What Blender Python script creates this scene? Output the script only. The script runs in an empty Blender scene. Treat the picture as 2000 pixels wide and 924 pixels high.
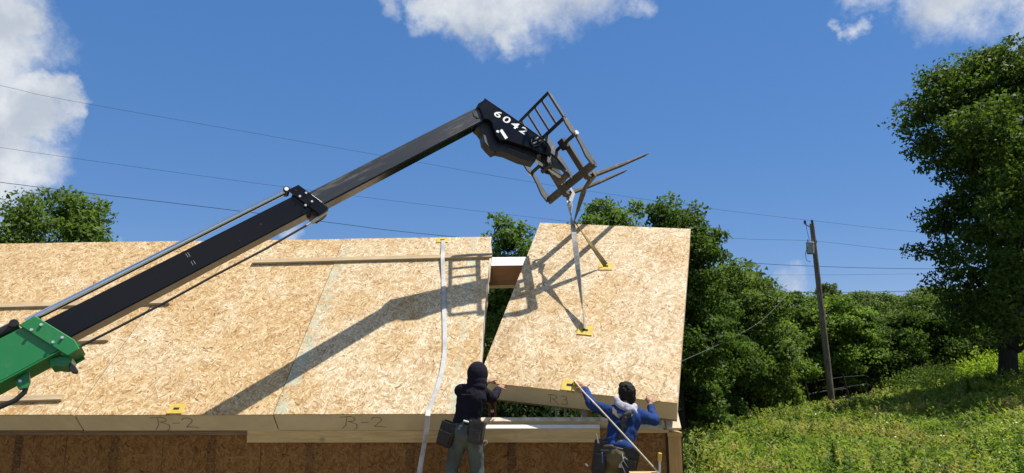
import bpy, bmesh, math, random
import numpy as np
from mathutils import Vector, Matrix, noise

random.seed(7)
scene = bpy.context.scene
COL = scene.collection
RAD = math.radians

# ------------------------------------------------------------------ camera
F_PX, PITCH, YAW, ROLL = 1333.0, RAD(10.28), RAD(-2.62), RAD(-0.33)
CAM = np.array([0.0, 0.0, 1.717])
_fw = np.array([math.sin(YAW)*math.cos(PITCH), math.cos(YAW)*math.cos(PITCH), math.sin(PITCH)])
_rt = np.array([math.cos(YAW), -math.sin(YAW), 0.0])
_up = np.cross(_rt, _fw)
_rt, _up = _rt*math.cos(ROLL)+_up*math.sin(ROLL), _up*math.cos(ROLL)-_rt*math.sin(ROLL)
cam_data = bpy.data.cameras.new('camera')
cam_data.sensor_width = 36.0
cam_data.lens = 36.0*F_PX/2000.0
cam_data.clip_start = 0.05
cam_data.clip_end = 3000.0
cam = bpy.data.objects.new('camera', cam_data)
COL.objects.link(cam)
cam.matrix_world = Matrix(((_rt[0], _up[0], -_fw[0], CAM[0]), (_rt[1], _up[1], -_fw[1], CAM[1]),
                           (_rt[2], _up[2], -_fw[2], CAM[2]), (0, 0, 0, 1)))
scene.camera = cam

def ray(x, y):
    return _rt*(x-1000)/F_PX + _up*(462-y)/F_PX + _fw
def at(x, y, Y):
    """world point seen at photo pixel (x, y) at the depth Y metres from the photographer"""
    d = ray(x, y)
    return CAM + d*(Y/d[1])
def on_plane(x, y, p0, n):
    d = ray(x, y)
    return CAM + d*(((p0-CAM)@n)/(d@n))

# ------------------------------------------------------------------ sky, sun, exposure
SUN_EL, SUN_AZ = RAD(66.5), RAD(9.0)            # azimuth from +X towards +Y
SUN = np.array([math.cos(SUN_EL)*math.cos(SUN_AZ), math.cos(SUN_EL)*math.sin(SUN_AZ), math.sin(SUN_EL)])
EXPOSURE = 0.75
scene.view_settings.view_transform = 'Standard'
scene.view_settings.look = 'None'
scene.view_settings.exposure = EXPOSURE
scene.view_settings.gamma = 1.0
scene.view_settings.use_curve_mapping = False
scene.render.engine = 'CYCLES'
scene.cycles.max_bounces = 6
scene.cycles.transparent_max_bounces = 8

world = bpy.data.worlds.new('World')
scene.world = world
world.use_nodes = True
NT = world.node_tree
NT.nodes.clear()

class NB:
    """small helper for wiring node trees"""
    def __init__(self, nt): self.nt = nt
    def n(self, typ, **kw):
        nd = self.nt.nodes.new(typ)
        for k, v in kw.items():
            if k == 'inp':
                for kk, vv in v.items():
                    self.set(nd, kk, vv)
            else: setattr(nd, k, v)
        return nd
    def set(self, nd, key, val):
        s = nd.inputs[key]
        if isinstance(val, bpy.types.NodeSocket): self.nt.links.new(val, s)
        else: s.default_value = val
    def link(self, a, b): self.nt.links.new(a, b)
    def math(self, op, a, b=None, c=None, clamp=False):
        nd = self.nt.nodes.new('ShaderNodeMath'); nd.operation = op; nd.use_clamp = clamp
        for i, v in enumerate((a, b, c)):
            if v is not None: self.set(nd, i, v)
        return nd.outputs[0]
    def vmath(self, op, a, b=None, out=0, scale=None):
        nd = self.nt.nodes.new('ShaderNodeVectorMath'); nd.operation = op
        self.set(nd, 0, a)
        if b is not None: self.set(nd, 1, b)
        if scale is not None: self.set(nd, 'Scale', scale)
        return nd.outputs[out]
    def mix(self, fac, a, b, blend='MIX'):
        nd = self.nt.nodes.new('ShaderNodeMix'); nd.data_type = 'RGBA'; nd.blend_type = blend
        self.set(nd, 'Factor', fac)
        for i, v in ((6, a), (7, b)):
            if isinstance(v, bpy.types.NodeSocket): self.nt.links.new(v, nd.inputs[i])
            else: nd.inputs[i].default_value = (*v[:3], 1.0)
        return nd.outputs[2]
    def ramp(self, fac, stops, interp='LINEAR'):
        nd = self.nt.nodes.new('ShaderNodeValToRGB'); nd.color_ramp.interpolation = interp
        el = nd.color_ramp.elements
        while len(el) < len(stops): el.new(0.5)
        for e, (p, c) in zip(el, stops):
            e.position = p
            e.color = (*c[:3], 1.0) if not isinstance(c, (int, float)) else (c, c, c, 1.0)
        self.set(nd, 'Fac', fac)
        return nd.outputs['Color']
    def smooth(self, v, a, b, lo=0.0, hi=1.0):
        nd = self.nt.nodes.new('ShaderNodeMapRange'); nd.interpolation_type = 'SMOOTHSTEP'
        for k, x in (('Value', v), ('From Min', a), ('From Max', b), ('To Min', lo), ('To Max', hi)): self.set(nd, k, x)
        return nd.outputs[0]
    def noise(self, vec, scale, detail=4, rough=0.55, dist=0.0, dim='3D'):
        nd = self.nt.nodes.new('ShaderNodeTexNoise'); nd.noise_dimensions = dim
        if vec is not None: self.set(nd, 'Vector', vec)
        for k, x in (('Scale', scale), ('Detail', detail), ('Roughness', rough), ('Distortion', dist)): self.set(nd, k, x)
        return nd.outputs['Fac'], nd.outputs['Color']

def build_sky():
    w = NB(NT)
    sky = w.n('ShaderNodeTexSky', sky_type='NISHITA', sun_disc=False, sun_elevation=SUN_EL,
              sun_rotation=math.pi/2-SUN_AZ, altitude=2600.0, air_density=1.0, dust_density=0.15, ozone_density=3.0)
    # even out the brightness of the whole dome, keep its colour
    gm = w.n('ShaderNodeGamma', inp={'Color': sky.outputs[0], 'Gamma': SKY_GAMMA})
    hs = w.n('ShaderNodeHueSaturation', inp={'Saturation': SKY_SAT, 'Value': 1.0, 'Color': gm.outputs[0]})
    bg = w.n('ShaderNodeBackground', inp={'Color': w.mix(1.0, hs.outputs[0], SKY_TINT, 'MULTIPLY'), 'Strength': SKY_STR})
    d = w.n('ShaderNodeTexCoord').outputs['Generated']
    # clouds: soft patches in fixed compass directions, broken up by noise
    nf, ncol = w.noise(d, 9.0, 7, 0.62)
    nf2, _ = w.noise(d, 22.0, 7, 0.66)
    warp = w.vmath('SCALE', w.vmath('SUBTRACT', ncol, (0.5, 0.5, 0.5)), scale=0.13)
    dw = w.vmath('ADD', d, warp)
    cover = None
    for (x, y, r, s) in CLOUDS:
        v = ray(x, y); v = v/np.linalg.norm(v)
        dist = w.vmath('DISTANCE', dw, tuple(v), out=1)
        b = w.smooth(dist, r/F_PX, 0.0, 0.0, s)
        cover = b if cover is None else w.math('MAXIMUM', cover, b)
    # scattered cumulus added outside the view, to whiten the fill light
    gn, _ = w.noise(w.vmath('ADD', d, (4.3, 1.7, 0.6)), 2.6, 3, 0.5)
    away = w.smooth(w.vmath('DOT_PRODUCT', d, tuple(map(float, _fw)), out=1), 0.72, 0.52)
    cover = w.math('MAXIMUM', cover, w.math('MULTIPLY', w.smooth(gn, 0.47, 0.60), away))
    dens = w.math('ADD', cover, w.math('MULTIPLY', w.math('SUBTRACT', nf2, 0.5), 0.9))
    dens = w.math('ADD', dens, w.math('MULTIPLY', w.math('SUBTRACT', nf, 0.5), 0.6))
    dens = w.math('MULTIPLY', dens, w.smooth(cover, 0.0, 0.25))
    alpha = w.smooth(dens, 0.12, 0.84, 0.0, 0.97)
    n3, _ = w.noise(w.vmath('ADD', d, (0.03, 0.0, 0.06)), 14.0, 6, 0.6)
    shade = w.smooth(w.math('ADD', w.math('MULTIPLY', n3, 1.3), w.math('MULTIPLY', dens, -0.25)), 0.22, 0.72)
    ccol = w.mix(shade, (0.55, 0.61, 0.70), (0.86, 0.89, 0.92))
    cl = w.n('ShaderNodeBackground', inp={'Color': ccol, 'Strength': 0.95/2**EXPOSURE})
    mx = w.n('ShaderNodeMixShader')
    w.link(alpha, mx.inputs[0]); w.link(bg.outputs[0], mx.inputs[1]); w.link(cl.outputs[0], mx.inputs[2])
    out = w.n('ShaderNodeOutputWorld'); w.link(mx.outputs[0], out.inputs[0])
SKY_STR, SKY_SAT, SKY_GAMMA, SKY_TINT = 0.180, 2.2, 0.36, (.90, .93, 1.17)
# (photo x, photo y, radius in photo pixels, weight)
CLOUDS = [(-120, 20, 230, 1.3), (45, 25, 85, 1.0), (78, 62, 45, .75), (0, 130, 60, .8), (-20, 300, 150, 1.2), (70, 235, 95, 1.15), (122, 195, 62, 1.0), (142, 162, 34, .85), (70, 295, 55, .7), (-150, 250, 260, 1.3),
          (970, -75, 255, 1.1), (870, 12, 105, .85), (1130, -38, 165, .85), (985, 78, 66, .85), (905, 62, 60, .7), (1235, 5, 75, .55), (760, 0, 70, .5),
          (1900, -75, 185, 1.05), (1852, 26, 60, .75), (1710, -22, 95, .6), (1682, 80, 40, .62), (2080, -10, 150, 1.0), (1950, 5, 70, .8),
          (1545, 562, 80, .42), (215, 465, 40, .55), (575, 458, 55, .6), (1440, 548, 60, .36)]
build_sky()

sun_data = bpy.data.lights.new('sun', 'SUN')
sun_data.energy = 4.4
sun_data.angle = RAD(0.53)
sun_data.color = (1.0, 0.955, 0.885)
sun = bpy.data.objects.new('sun', sun_data)
COL.objects.link(sun)
sun.rotation_euler = Vector(SUN).to_track_quat('Z', 'Y').to_euler()
sun.location = (20, 5, 40)

# ------------------------------------------------------------------ building helpers
def tag(o, label=None, cat=None, group=None, kind=None):
    if label: o['label'] = label
    if cat: o['category'] = cat
    if group: o['group'] = group
    if kind: o['kind'] = kind
    return o
def thing(name, loc, label, cat, group=None, rot=None):
    o = bpy.data.objects.new(name, None)
    o.empty_display_size = 0.2
    COL.objects.link(o)
    o.location = [float(v) for v in loc]
    if rot is not None: o.rotation_euler = rot
    return tag(o, label, cat, group)
def link_mesh(name, me, mat=None, parent=None):
    o = bpy.data.objects.new(name, me)
    COL.objects.link(o)
    if mat is not None and not me.materials:
        for m in (mat if isinstance(mat, (list, tuple)) else [mat]): me.materials.append(m)
    if parent is not None: o.parent = parent
    return o
def root_loc(o):
    while o.parent is not None: o = o.parent
    return np.array(o.location)
V3 = lambda v: np.array([float(v[0]), float(v[1]), float(v[2])])
def unit(v):
    v = V3(v); return v/max(np.linalg.norm(v), 1e-9)
def basis(z, hint=(0, 0, 1)):
    z = unit(z); h = V3(hint)
    if abs(z@unit(h)) > .98: h = np.array([1.0, 0, 0])
    x = unit(np.cross(h, z)); return x, np.cross(z, x), z
I3 = np.eye(3)
class MB:
    """collects shapes; build() links them as one mesh object"""
    def __init__(self): self.v = []; self.f = []; self.mi = []
    def add(self, vs, fs, mi=0):
        b = len(self.v)
        self.v += [tuple(map(float, p)) for p in vs]
        self.f += [tuple(i+b for i in f) for f in fs]; self.mi += [mi]*len(fs)
        return self
    def box(self, c, size, ax=I3, mi=0):
        c = V3(c); a = np.asarray(ax, float)
        h = np.array(size, float)/2
        vs = [c + a[0]*h[0]*i + a[1]*h[1]*j + a[2]*h[2]*k for k in (-1, 1) for j in (-1, 1) for i in (-1, 1)]
        return self.add(vs, [(0, 2, 3, 1), (4, 5, 7, 6), (0, 1, 5, 4), (2, 6, 7, 3), (0, 4, 6, 2), (1, 3, 7, 5)], mi)
    def bar(self, p, q, w, h, up=(0, 0, 1), mi=0):
        p, q = V3(p), V3(q); d = q-p; L = np.linalg.norm(d)
        x, y, z = basis(d, up)
        return self.box((p+q)/2, (w, h, L), (x, y, z), mi)
    def cyl(self, p, q, r0, r1=None, n=12, mi=0):
        p, q = V3(p), V3(q); r1 = r0 if r1 is None else r1
        x, y, z = basis(q-p)
        t = np.arange(n)*2*math.pi/n
        vs = [p + x*r0*math.cos(a)+y*r0*math.sin(a) for a in t] + [q + x*r1*math.cos(a)+y*r1*math.sin(a) for a in t]
        fs = [(i, (i+1) % n, n+(i+1) % n, n+i) for i in range(n)] + [tuple(range(n-1, -1, -1)), tuple(range(n, 2*n))]
        return self.add(vs, fs, mi)
    def tube(self, pts, r, n=8, mi=0):
        pts = [V3(p) for p in pts]; m = len(pts)
        rs = r if hasattr(r, '__len__') else [r]*m
        vs = []; x = None
        for i, p in enumerate(pts):
            z = unit(pts[min(i+1, m-1)]-pts[max(i-1, 0)])
            if x is None: x, y, _ = basis(z)
            else:
                x = x - z*(x@z); x = unit(x); y = np.cross(z, x)
            for k in range(n):
                a = 2*math.pi*k/n
                vs.append(p + (x*math.cos(a)+y*math.sin(a))*rs[i])
        fs = [(i*n+k, i*n+(k+1) % n, (i+1)*n+(k+1) % n, (i+1)*n+k) for i in range(m-1) for k in range(n)]
        fs += [tuple(range(n-1, -1, -1)), tuple(range((m-1)*n, m*n))]
        return self.add(vs, fs, mi)
    def prism(self, poly, d, mi=0):
        """closed outline (3D points, one plane) pushed along d"""
        n = len(poly); d = V3(d); poly = [V3(p) for p in poly]
        nr = sum((np.cross(poly[i]-poly[0], poly[(i+1) % n]-poly[0]) for i in range(1, n-1)), np.zeros(3))
        if nr@d > 0: poly = poly[::-1]
        vs = poly + [p+d for p in poly]
        fs = [tuple(range(n)), tuple(range(2*n-1, n-1, -1))] + [(i, n+i, n+(i+1) % n, (i+1) % n) for i in range(n)]
        return self.add(vs, fs, mi)
    def strap(self, pts, width, thick, wdirs, mi=0):
        """flat webbing through pts; wdirs: direction of its width at each point"""
        m = len(pts); vs = []
        for i, p in enumerate(pts):
            p = V3(p); z = unit(V3(pts[min(i+1, m-1)])-V3(pts[max(i-1, 0)]))
            x = V3(wdirs[i]); x = unit(x - z*(x@z)); y = np.cross(z, x)
            for (a, b) in ((-1, -1), (1, -1), (1, 1), (-1, 1)):
                vs.append(p + x*a*width/2 + y*b*thick/2)
        fs = [(i*4+k, i*4+(k+1) % 4, (i+1)*4+(k+1) % 4, (i+1)*4+k) for i in range(m-1) for k in range(4)]
        fs += [(3, 2, 1, 0), tuple((m-1)*4+k for k in range(4))]
        return self.add(vs, fs, mi)
    def sphere(self, c, r, n=10, mi=0, ax=I3):
        c = V3(c); rr = np.array(r if hasattr(r, '__len__') else (r, r, r), float); ax = np.asarray(ax, float)
        vs = []; m = n//2
        for i in range(1, m):
            t = math.pi*i/m
            for k in range(n):
                a = 2*math.pi*k/n
                l = np.array([math.sin(t)*math.cos(a), math.sin(t)*math.sin(a), math.cos(t)])*rr
                vs.append(c + l@ax)
        top = len(vs); vs += [c + np.array([0, 0, rr[2]])@ax, c - np.array([0, 0, rr[2]])@ax]
        fs = [(i*n+k, (i+1)*n+k, (i+1)*n+(k+1) % n, i*n+(k+1) % n) for i in range(m-2) for k in range(n)]
        fs += [(top, k, (k+1) % n) for k in range(n)] + [(top+1, (m-2)*n+(k+1) % n, (m-2)*n+k) for k in range(n)]
        return self.add(vs, fs, mi)
    def mesh(self, name, off=None, bevel=0, smooth=False, seg=1):
        me = bpy.data.meshes.new(name)
        vs = np.array(self.v)
        if off is not None: vs = vs - off
        me.from_pydata(vs.tolist(), [], self.f)
        me.polygons.foreach_set('material_index', self.mi)
        if bevel:
            bm = bmesh.new(); bm.from_mesh(me)
            ed = [e for e in bm.edges if len(e.link_faces) == 2 and e.calc_face_angle(0) > 0.6]
            bmesh.ops.bevel(bm, geom=ed, offset=bevel, segments=seg, affect='EDGES', clamp_overlap=True)
            bm.to_mesh(me); bm.free()
        if smooth:
            me.polygons.foreach_set('use_smooth', [True]*len(me.polygons))
            try: me.set_sharp_from_angle(angle=RAD(38))
            except Exception: pass
        me.update()
        return me
    def build(self, name, mat, parent=None, bevel=0, smooth=False, local=False, seg=1):
        off = None
        if parent is not None and not local: off = root_loc(parent)
        return link_mesh(name, self.mesh(name, off, bevel, smooth, seg), mat, parent)
    def build_top(self, name, mat, loc, label, cat, group=None, bevel=0, smooth=False):
        o = link_mesh(name, self.mesh(name, V3(loc), bevel, smooth), mat)
        o.location = [float(v) for v in loc]
        return tag(o, label, cat, group)

# ------------------------------------------------------------------ materials
def new_mat(name):
    m = bpy.data.materials.new(name); m.use_nodes = True
    m.node_tree.nodes.clear()
    w = NB(m.node_tree)
    out = w.n('ShaderNodeOutputMaterial')
    return m, w, out
def principled(w, out, color, rough=0.6, metal=0.0, spec=0.4, bump=None, bstr=0.3, bdist=0.01, **kw):
    p = w.n('ShaderNodeBsdfPrincipled')
    if isinstance(color, bpy.types.NodeSocket): w.link(color, p.inputs['Base Color'])
    else: p.inputs['Base Color'].default_value = (*color, 1)
    w.set(p, 'Roughness', rough); w.set(p, 'Metallic', metal); w.set(p, 'Specular IOR Level', spec)
    for k, v in kw.items(): w.set(p, k, v)
    if bump is not None:
        b = w.n('ShaderNodeBump', inp={'Strength': bstr, 'Distance': bdist, 'Height': bump})
        w.link(b.outputs[0], p.inputs['Normal'])
    w.link(p.outputs[0], out.inputs[0])
    return p

def obj_vec(w, rnd=True):
    tc = w.n('ShaderNodeTexCoord').outputs['Object']
    if not rnd: return tc
    oi = w.n('ShaderNodeObjectInfo').outputs['Random']
    off = w.n('ShaderNodeCombineXYZ', inp={0: w.math('MULTIPLY', oi, 37.0), 1: w.math('MULTIPLY', oi, 91.0), 2: w.math('MULTIPLY', oi, 53.0)})
    return w.vmath('ADD', tc, off.outputs[0])

def mat_osb(name, plane='XY', warm=0.5, gain=1.0, green=()):
    """oriented strand board: overlapping flakes, each its own tone, in several directions"""
    m, w, out = new_mat(name)
    raw = w.n('ShaderNodeTexCoord').outputs['Object']
    vec = obj_vec(w)
    if plane == 'XZ':
        vec = w.n('ShaderNodeMapping', inp={'Vector': vec, 'Rotation': (RAD(-90), 0, 0)}).outputs[0]
    _, wn = w.noise(vec, 9.0, 2, 0.5)
    vec = w.vmath('ADD', vec, w.vmath('SCALE', w.vmath('SUBTRACT', wn, (.5, .5, .5)), scale=0.02))
    bh = bt = bd = None
    angs = [12, 63, -38, 101, -72, 34]
    for i, a in enumerate(angs):
        L = (.092, .070, .105, .056, .080, .074)[i]; W = (.0175, .014, .020, .0125, .016, .018)[i]
        mp = w.n('ShaderNodeMapping', vector_type='POINT', inp={'Vector': vec, 'Rotation': (0, 0, RAD(a)), 'Location': (i*3.7, i*7.1, 0)})
        sc = w.vmath('MULTIPLY', mp.outputs[0], (1/L, 1/W, 0.0))
        vo = w.n('ShaderNodeTexVoronoi', voronoi_dimensions='2D', feature='F1', inp={'Vector': sc, 'Scale': 1.0, 'Randomness': 0.95})
        s = w.n('ShaderNodeSeparateColor', inp={0: vo.outputs['Color']})
        h, t, dd = s.outputs[0], s.outputs[1], vo.outputs['Distance']
        if bh is None: bh, bt, bd = h, t, dd
        else:
            g = w.math('GREATER_THAN', h, bh)
            def pick(x, y):
                nd = w.n('ShaderNodeMix', data_type='FLOAT', inp={0: g}); w.link(x, nd.inputs[2]); w.link(y, nd.inputs[3]); return nd.outputs[0]
            bt = pick(bt, t); bd = pick(bd, dd); bh = w.math('MAXIMUM', bh, h)
    big, _ = w.noise(vec, 1.1, 3, 0.55)
    mid, _ = w.noise(vec, 7.0, 3, 0.6)
    fine, _ = w.noise(vec, 130.0, 2, 0.6)
    t = w.math('ADD', bt, w.math('MULTIPLY', w.math('SUBTRACT', mid, .5), 0.45))
    t = w.math('ADD', t, w.math('MULTIPLY', w.math('SUBTRACT', fine, .5), 0.22), clamp=True)
    t = w.math('ADD', w.math('MULTIPLY', t, .84), .07)
    pale = w.ramp(t, [(0.0, (.29, .175, .075)), (.15, (.42, .285, .14)), (.40, (.545, .405, .23)), (.68, (.635, .51, .325)), (.9, (.74, .655, .49)), (1.0, (.80, .73, .58))])
    oran = w.ramp(t, [(0.0, (.24, .125, .04)), (.15, (.37, .215, .085)), (.40, (.49, .315, .14)), (.68, (.58, .42, .22)), (.9, (.67, .54, .33)), (1.0, (.76, .66, .47))])
    fac = w.smooth(big, 0.62-warm*.4, 0.85-warm*.4)
    colr = w.mix(fac, pale, oran)
    # broad weathered and handled areas
    st_, _ = w.noise(w.vmath('MULTIPLY', vec, (1.0, .45, 1.0)), 1.7, 5, .68, 1.0)
    colr = w.mix(w.smooth(st_, .50, .72, 0, .42), colr, w.mix(1.0, colr, (.70, .56, .40), 'MULTIPLY'))
    # rare dark bark slivers
    colr = w.mix(w.math('MULTIPLY', w.math('LESS_THAN', bt, 0.012), .6), colr, (.13, .07, .03))
    dots = w.n('ShaderNodeTexVoronoi', voronoi_dimensions='2D', feature='F1', inp={'Vector': vec, 'Scale': 3.2, 'Randomness': 1.0})
    colr = w.mix(w.smooth(dots.outputs['Distance'], .030, .018, 0, .8), colr, (.06, .045, .03))
    for (gx, gw, gs) in green:
        sx = w.n('ShaderNodeSeparateXYZ', inp={0: raw})
        ng, _ = w.noise(raw, 5.0, 4, .65)
        dxx = w.math('ABSOLUTE', w.math('SUBTRACT', sx.outputs[0], gx))
        gf = w.math('MULTIPLY', w.smooth(dxx, gw, gw*.3), w.smooth(ng, .38, .62))
        colr = w.mix(w.math('MULTIPLY', gf, gs), colr, (.40, .48, .37))
    if gain != 1.0: colr = w.mix(1.0, colr, (gain, gain, gain), 'MULTIPLY')
    hgt, _ = w.noise(w.vmath('MULTIPLY', raw, (1, 1, 1)), 55.0, 2, 0.6)
    principled(w, out, colr, 0.62, spec=0.25, bump=hgt, bstr=0.55, bdist=0.004)
    return m

def mat_wood(name, c0, c1, axis=0, scale=1.0, rough=0.7, knots=True):
    m, w, out = new_mat(name)
    vec = obj_vec(w)
    st = [9.0, 9.0, 9.0]; st[axis] = 0.7
    sv = w.vmath('MULTIPLY', vec, tuple(s*scale for s in st))
    g, _ = w.noise(sv, 3.0, 5, 0.65, 0.6)
    g2, _ = w.noise(sv, 14.0, 3, 0.6)
    t = w.math('ADD', w.math('MULTIPLY', g, .7), w.math('MULTIPLY', g2, .3))
    col = w.mix(w.smooth(t, .33, .66), c0, c1)
    if knots:
        k = w.n('ShaderNodeTexVoronoi', feature='F1', inp={'Vector': w.vmath('MULTIPLY', vec, tuple(2.2 if i != axis else 1.6 for i in range(3))), 'Scale': 1.0})
        col = w.mix(w.smooth(k.outputs['Distance'], .10, .03, 0, .7), col, tuple(c*.35 for c in c0))
    d, _ = w.noise(vec, 3.0, 4, .6)
    col = w.mix(w.smooth(d, .55, .8, 0, .35), col, tuple(c*.6 for c in c0))
    principled(w, out, col, rough, spec=.25, bump=t, bstr=.25, bdist=.003)
    return m

def mat_paint(name, c, rough=0.4, scuff=(0.3, 0.28, 0.24), amount=.4, metal=0.0, axis=None, spec=.5, coat=0.0, rvar=.25):
    m, w, out = new_mat(name)
    vec = obj_vec(w)
    if axis is not None:
        x, y, z = axis
        sep = [w.vmath('DOT_PRODUCT', vec, tuple(map(float, a)), out=1) for a in axis]
        vec = w.n('ShaderNodeCombineXYZ', inp={0: w.math('MULTIPLY', sep[0], .12), 1: sep[1], 2: sep[2]}).outputs[0]
    a, _ = w.noise(vec, 6.0, 6, .7)
    b, _ = w.noise(vec, 38.0, 3, .6)
    f = w.smooth(w.math('ADD', w.math('MULTIPLY', a, .75), w.math('MULTIPLY', b, .25)), .50, .70, 0, amount)
    col = w.mix(f, c, scuff)
    r = w.math('ADD', w.math('MULTIPLY', a, rvar), rough-rvar*.4)
    p = principled(w, out, col, r, metal, spec, bump=b, bstr=.06, bdist=.002)
    if coat: p.inputs['Coat Weight'].default_value = coat
    return m

def mat_plain(name, c, rough=.6, metal=0.0, spec=.4, var=.25, scale=12.0, bump=.2, bd=.003):
    m, w, out = new_mat(name)
    a, _ = w.noise(obj_vec(w), scale, 5, .62)
    col = w.mix(w.smooth(a, .3, .72), tuple(x*(1-var) for x in c), tuple(min(1, x*(1+var)) for x in c))
    principled(w, out, col, rough, metal, spec, bump=a, bstr=bump, bdist=bd)
    return m

def mat_cloth(name, c, var=.3, folds=14.0, rough=.9, bd=.012, stain=None):
    m, w, out = new_mat(name)
    vec = obj_vec(w)
    a, _ = w.noise(w.vmath('MULTIPLY', vec, (1, 1, .55)), folds, 3, .5, 1.2)
    b, _ = w.noise(vec, 260.0, 2, .5)
    s, _ = w.noise(vec, 5.0, 4, .6)
    col = w.mix(w.smooth(s, .3, .7), tuple(x*(1-var) for x in c), tuple(min(1, x*(1+var)) for x in c))
    if stain: col = w.mix(w.smooth(s, .55, .75, 0, .6), col, stain)
    hgt = w.math('ADD', a, w.math('MULTIPLY', b, .06))
    p = principled(w, out, col, rough, 0, .15, bump=hgt, bstr=.7, bdist=bd)
    return m

def mat_leaf(name, dark, light, tip=None, trans=.42, rough=.55):
    m, w, out = new_mat(name)
    at_ = w.n('ShaderNodeAttribute', attribute_name='rnd').outputs['Fac']
    oi = w.n('ShaderNodeObjectInfo').outputs['Random']
    col = w.ramp(at_, [(0, dark), (.65, light), (1.0, tip or light)])
    col = w.mix(w.math('MULTIPLY', oi, .25), col, (light[0]*1.05, light[1]*.8, light[2]*.7))
    p = w.n('ShaderNodeBsdfPrincipled', inp={'Base Color': col, 'Roughness': rough, 'Specular IOR Level': .14})
    t = w.n('ShaderNodeBsdfTranslucent', inp={'Color': w.mix(1.0, col, (1.5, 1.6, .7), 'MULTIPLY')})
    mx = w.n('ShaderNodeMixShader', inp={0: trans})
    w.link(p.outputs[0], mx.inputs[1]); w.link(t.outputs[0], mx.inputs[2]); w.link(mx.outputs[0], out.inputs[0])
    return m
def mat_bark(name, c):
    m, w, out = new_mat(name)
    v = w.vmath('MULTIPLY', obj_vec(w), (1, 1, .16))
    a, _ = w.noise(v, 16.0, 5, .7)
    principled(w, out, w.mix(w.smooth(a, .35, .68), tuple(x*.45 for x in c), c), .9, 0, .15, bump=a, bstr=.9, bdist=.03)
    return m
# ------------------------------------------------------------------ shared materials
M = {}
M['osb'] = mat_osb('osb_roof', warm=.85, gain=.97)
M['osb_orange'] = mat_osb('osb_roof_orange', warm=1.1, gain=.95)
M['osb_pale'] = mat_osb('osb_roof_pale', warm=.48, gain=.95, green=((-1.12, .13, .65), (.93, .07, .6)))
M['osb_hoist'] = mat_osb('osb_hoisted', warm=.55, gain=.95, green=())
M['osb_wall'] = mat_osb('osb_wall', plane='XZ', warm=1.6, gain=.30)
M['pine'] = mat_wood('pine_board', (.47, .33, .135), (.64, .48, .23), 0)
M['board'] = mat_wood('toe_board_pine', (.36, .26, .15), (.52, .40, .24), 0)
M['pine_dark'] = mat_wood('dark_board', (.16, .10, .05), (.26, .17, .085), 0)
M['pine_v'] = mat_wood('pine_upright', (.40, .23, .075), (.55, .34, .13), 2)
M['pine_y'] = mat_wood('pine_plate', (.52, .41, .27), (.68, .57, .41), 1)
M['rim'] = mat_plain('rim_board', (.57, .51, .335), .75, var=.10, scale=2.5, bump=.05)
M['foam'] = mat_plain('foam_core', (.72, .69, .58), .9, var=.08, scale=40)
M['lvl'] = mat_wood('laminated_beam', (.25, .105, .035), (.33, .15, .055), 0, 2.0, knots=False)
M['sunlit_wood'] = mat_plain('overexposed_bevel', (.72, .70, .66), .6, var=.08, scale=8)  # wood painted white for its overexposed sunlit look
M['plate_grey'] = mat_plain('grey_sill', (.55, .49, .38), .6, var=.35, scale=9, bump=.4)
M['yellow'] = mat_plain('yellow_plate', (.58, .41, .07), .5, var=.14, scale=9)
M['ink'] = mat_plain('marker_ink', (.15, .12, .075), .8, var=.1)
M['hole'] = mat_plain('dark_slot', (.012, .011, .01), .9, var=.1)
M['web_white'] = mat_cloth('webbing_white', (.47, .46, .43), .22, 30, bd=.004, stain=(.33, .31, .27))
M['web_grey'] = mat_cloth('webbing_grey', (.34, .33, .30), .35, 40, bd=.004)
M['web_yellow'] = mat_cloth('webbing_yellow', (.17, .135, .06), .4, 40, bd=.004)
M['rope'] = mat_cloth('tag_rope', (.58, .50, .36), .2, 80, bd=.003)
M['galv'] = mat_plain('galvanised_steel', (.52, .53, .54), .38, .85, var=.2, scale=20, bump=.1)
M['gap_film'] = mat_plain('black_gap_membrane', (.012, .012, .013), .5, var=.2)
M['concrete'] = mat_plain('concrete', (.34, .33, .31), .9, var=.2, scale=3)

# ------------------------------------------------------------------ terrain
G = -1.6
ctrl = [(-60, -25, G), (0, -25, G), (60, -25, G), (-12, 5, G), (0, 5, G), (6, 6, G), (-25, 8, G), (-5, 12, G), (2, 13, G), (-25, 20, G-.2), (-8, 22, G-.1),
        (2, 20, -1.5), (10, 14, -1.75), (18, 12, -1.4)]
for (px, py, Y) in [(1420, 924, 20.5), (1700, 924, 20.0), (2000, 924, 19.0), (1345, 866, 27), (1450, 846, 29), (1560, 826, 33), (1618, 817, 36),
                    (1720, 797, 37), (1850, 780, 34), (1972, 762, 30), (2100, 752, 31), (1900, 752, 40), (1800, 764, 42), (1700, 776, 44)]:
    p = at(px, py, Y); ctrl.append((p[0], p[1], p[2]))
ctrl += [(4, 40, -1.5), (18, 55, .6), (45, 45, 2.0), (45, 20, 1.5), (50, 80, 2.5), (0, 80, -.5), (-50, 60, -1.5), (-60, 10, G), (30, 130, 3), (-60, 140, 2), (110, 120, 4), (90, 0, 2)]
_c = np.array(ctrl)
def _tps(r2): return np.where(r2 > 1e-9, .5*r2*np.log(np.maximum(r2, 1e-9)), 0)
_n = len(_c)
_A = np.zeros((_n+3, _n+3))
_A[:_n, :_n] = _tps(((_c[:, None, :2]-_c[None, :, :2])**2).sum(-1)) + np.eye(_n)*.4
_A[:_n, _n:] = np.c_[np.ones(_n), _c[:, :2]]; _A[_n:, :_n] = _A[:_n, _n:].T
_w = np.linalg.solve(_A, np.r_[_c[:, 2], 0, 0, 0])
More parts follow.
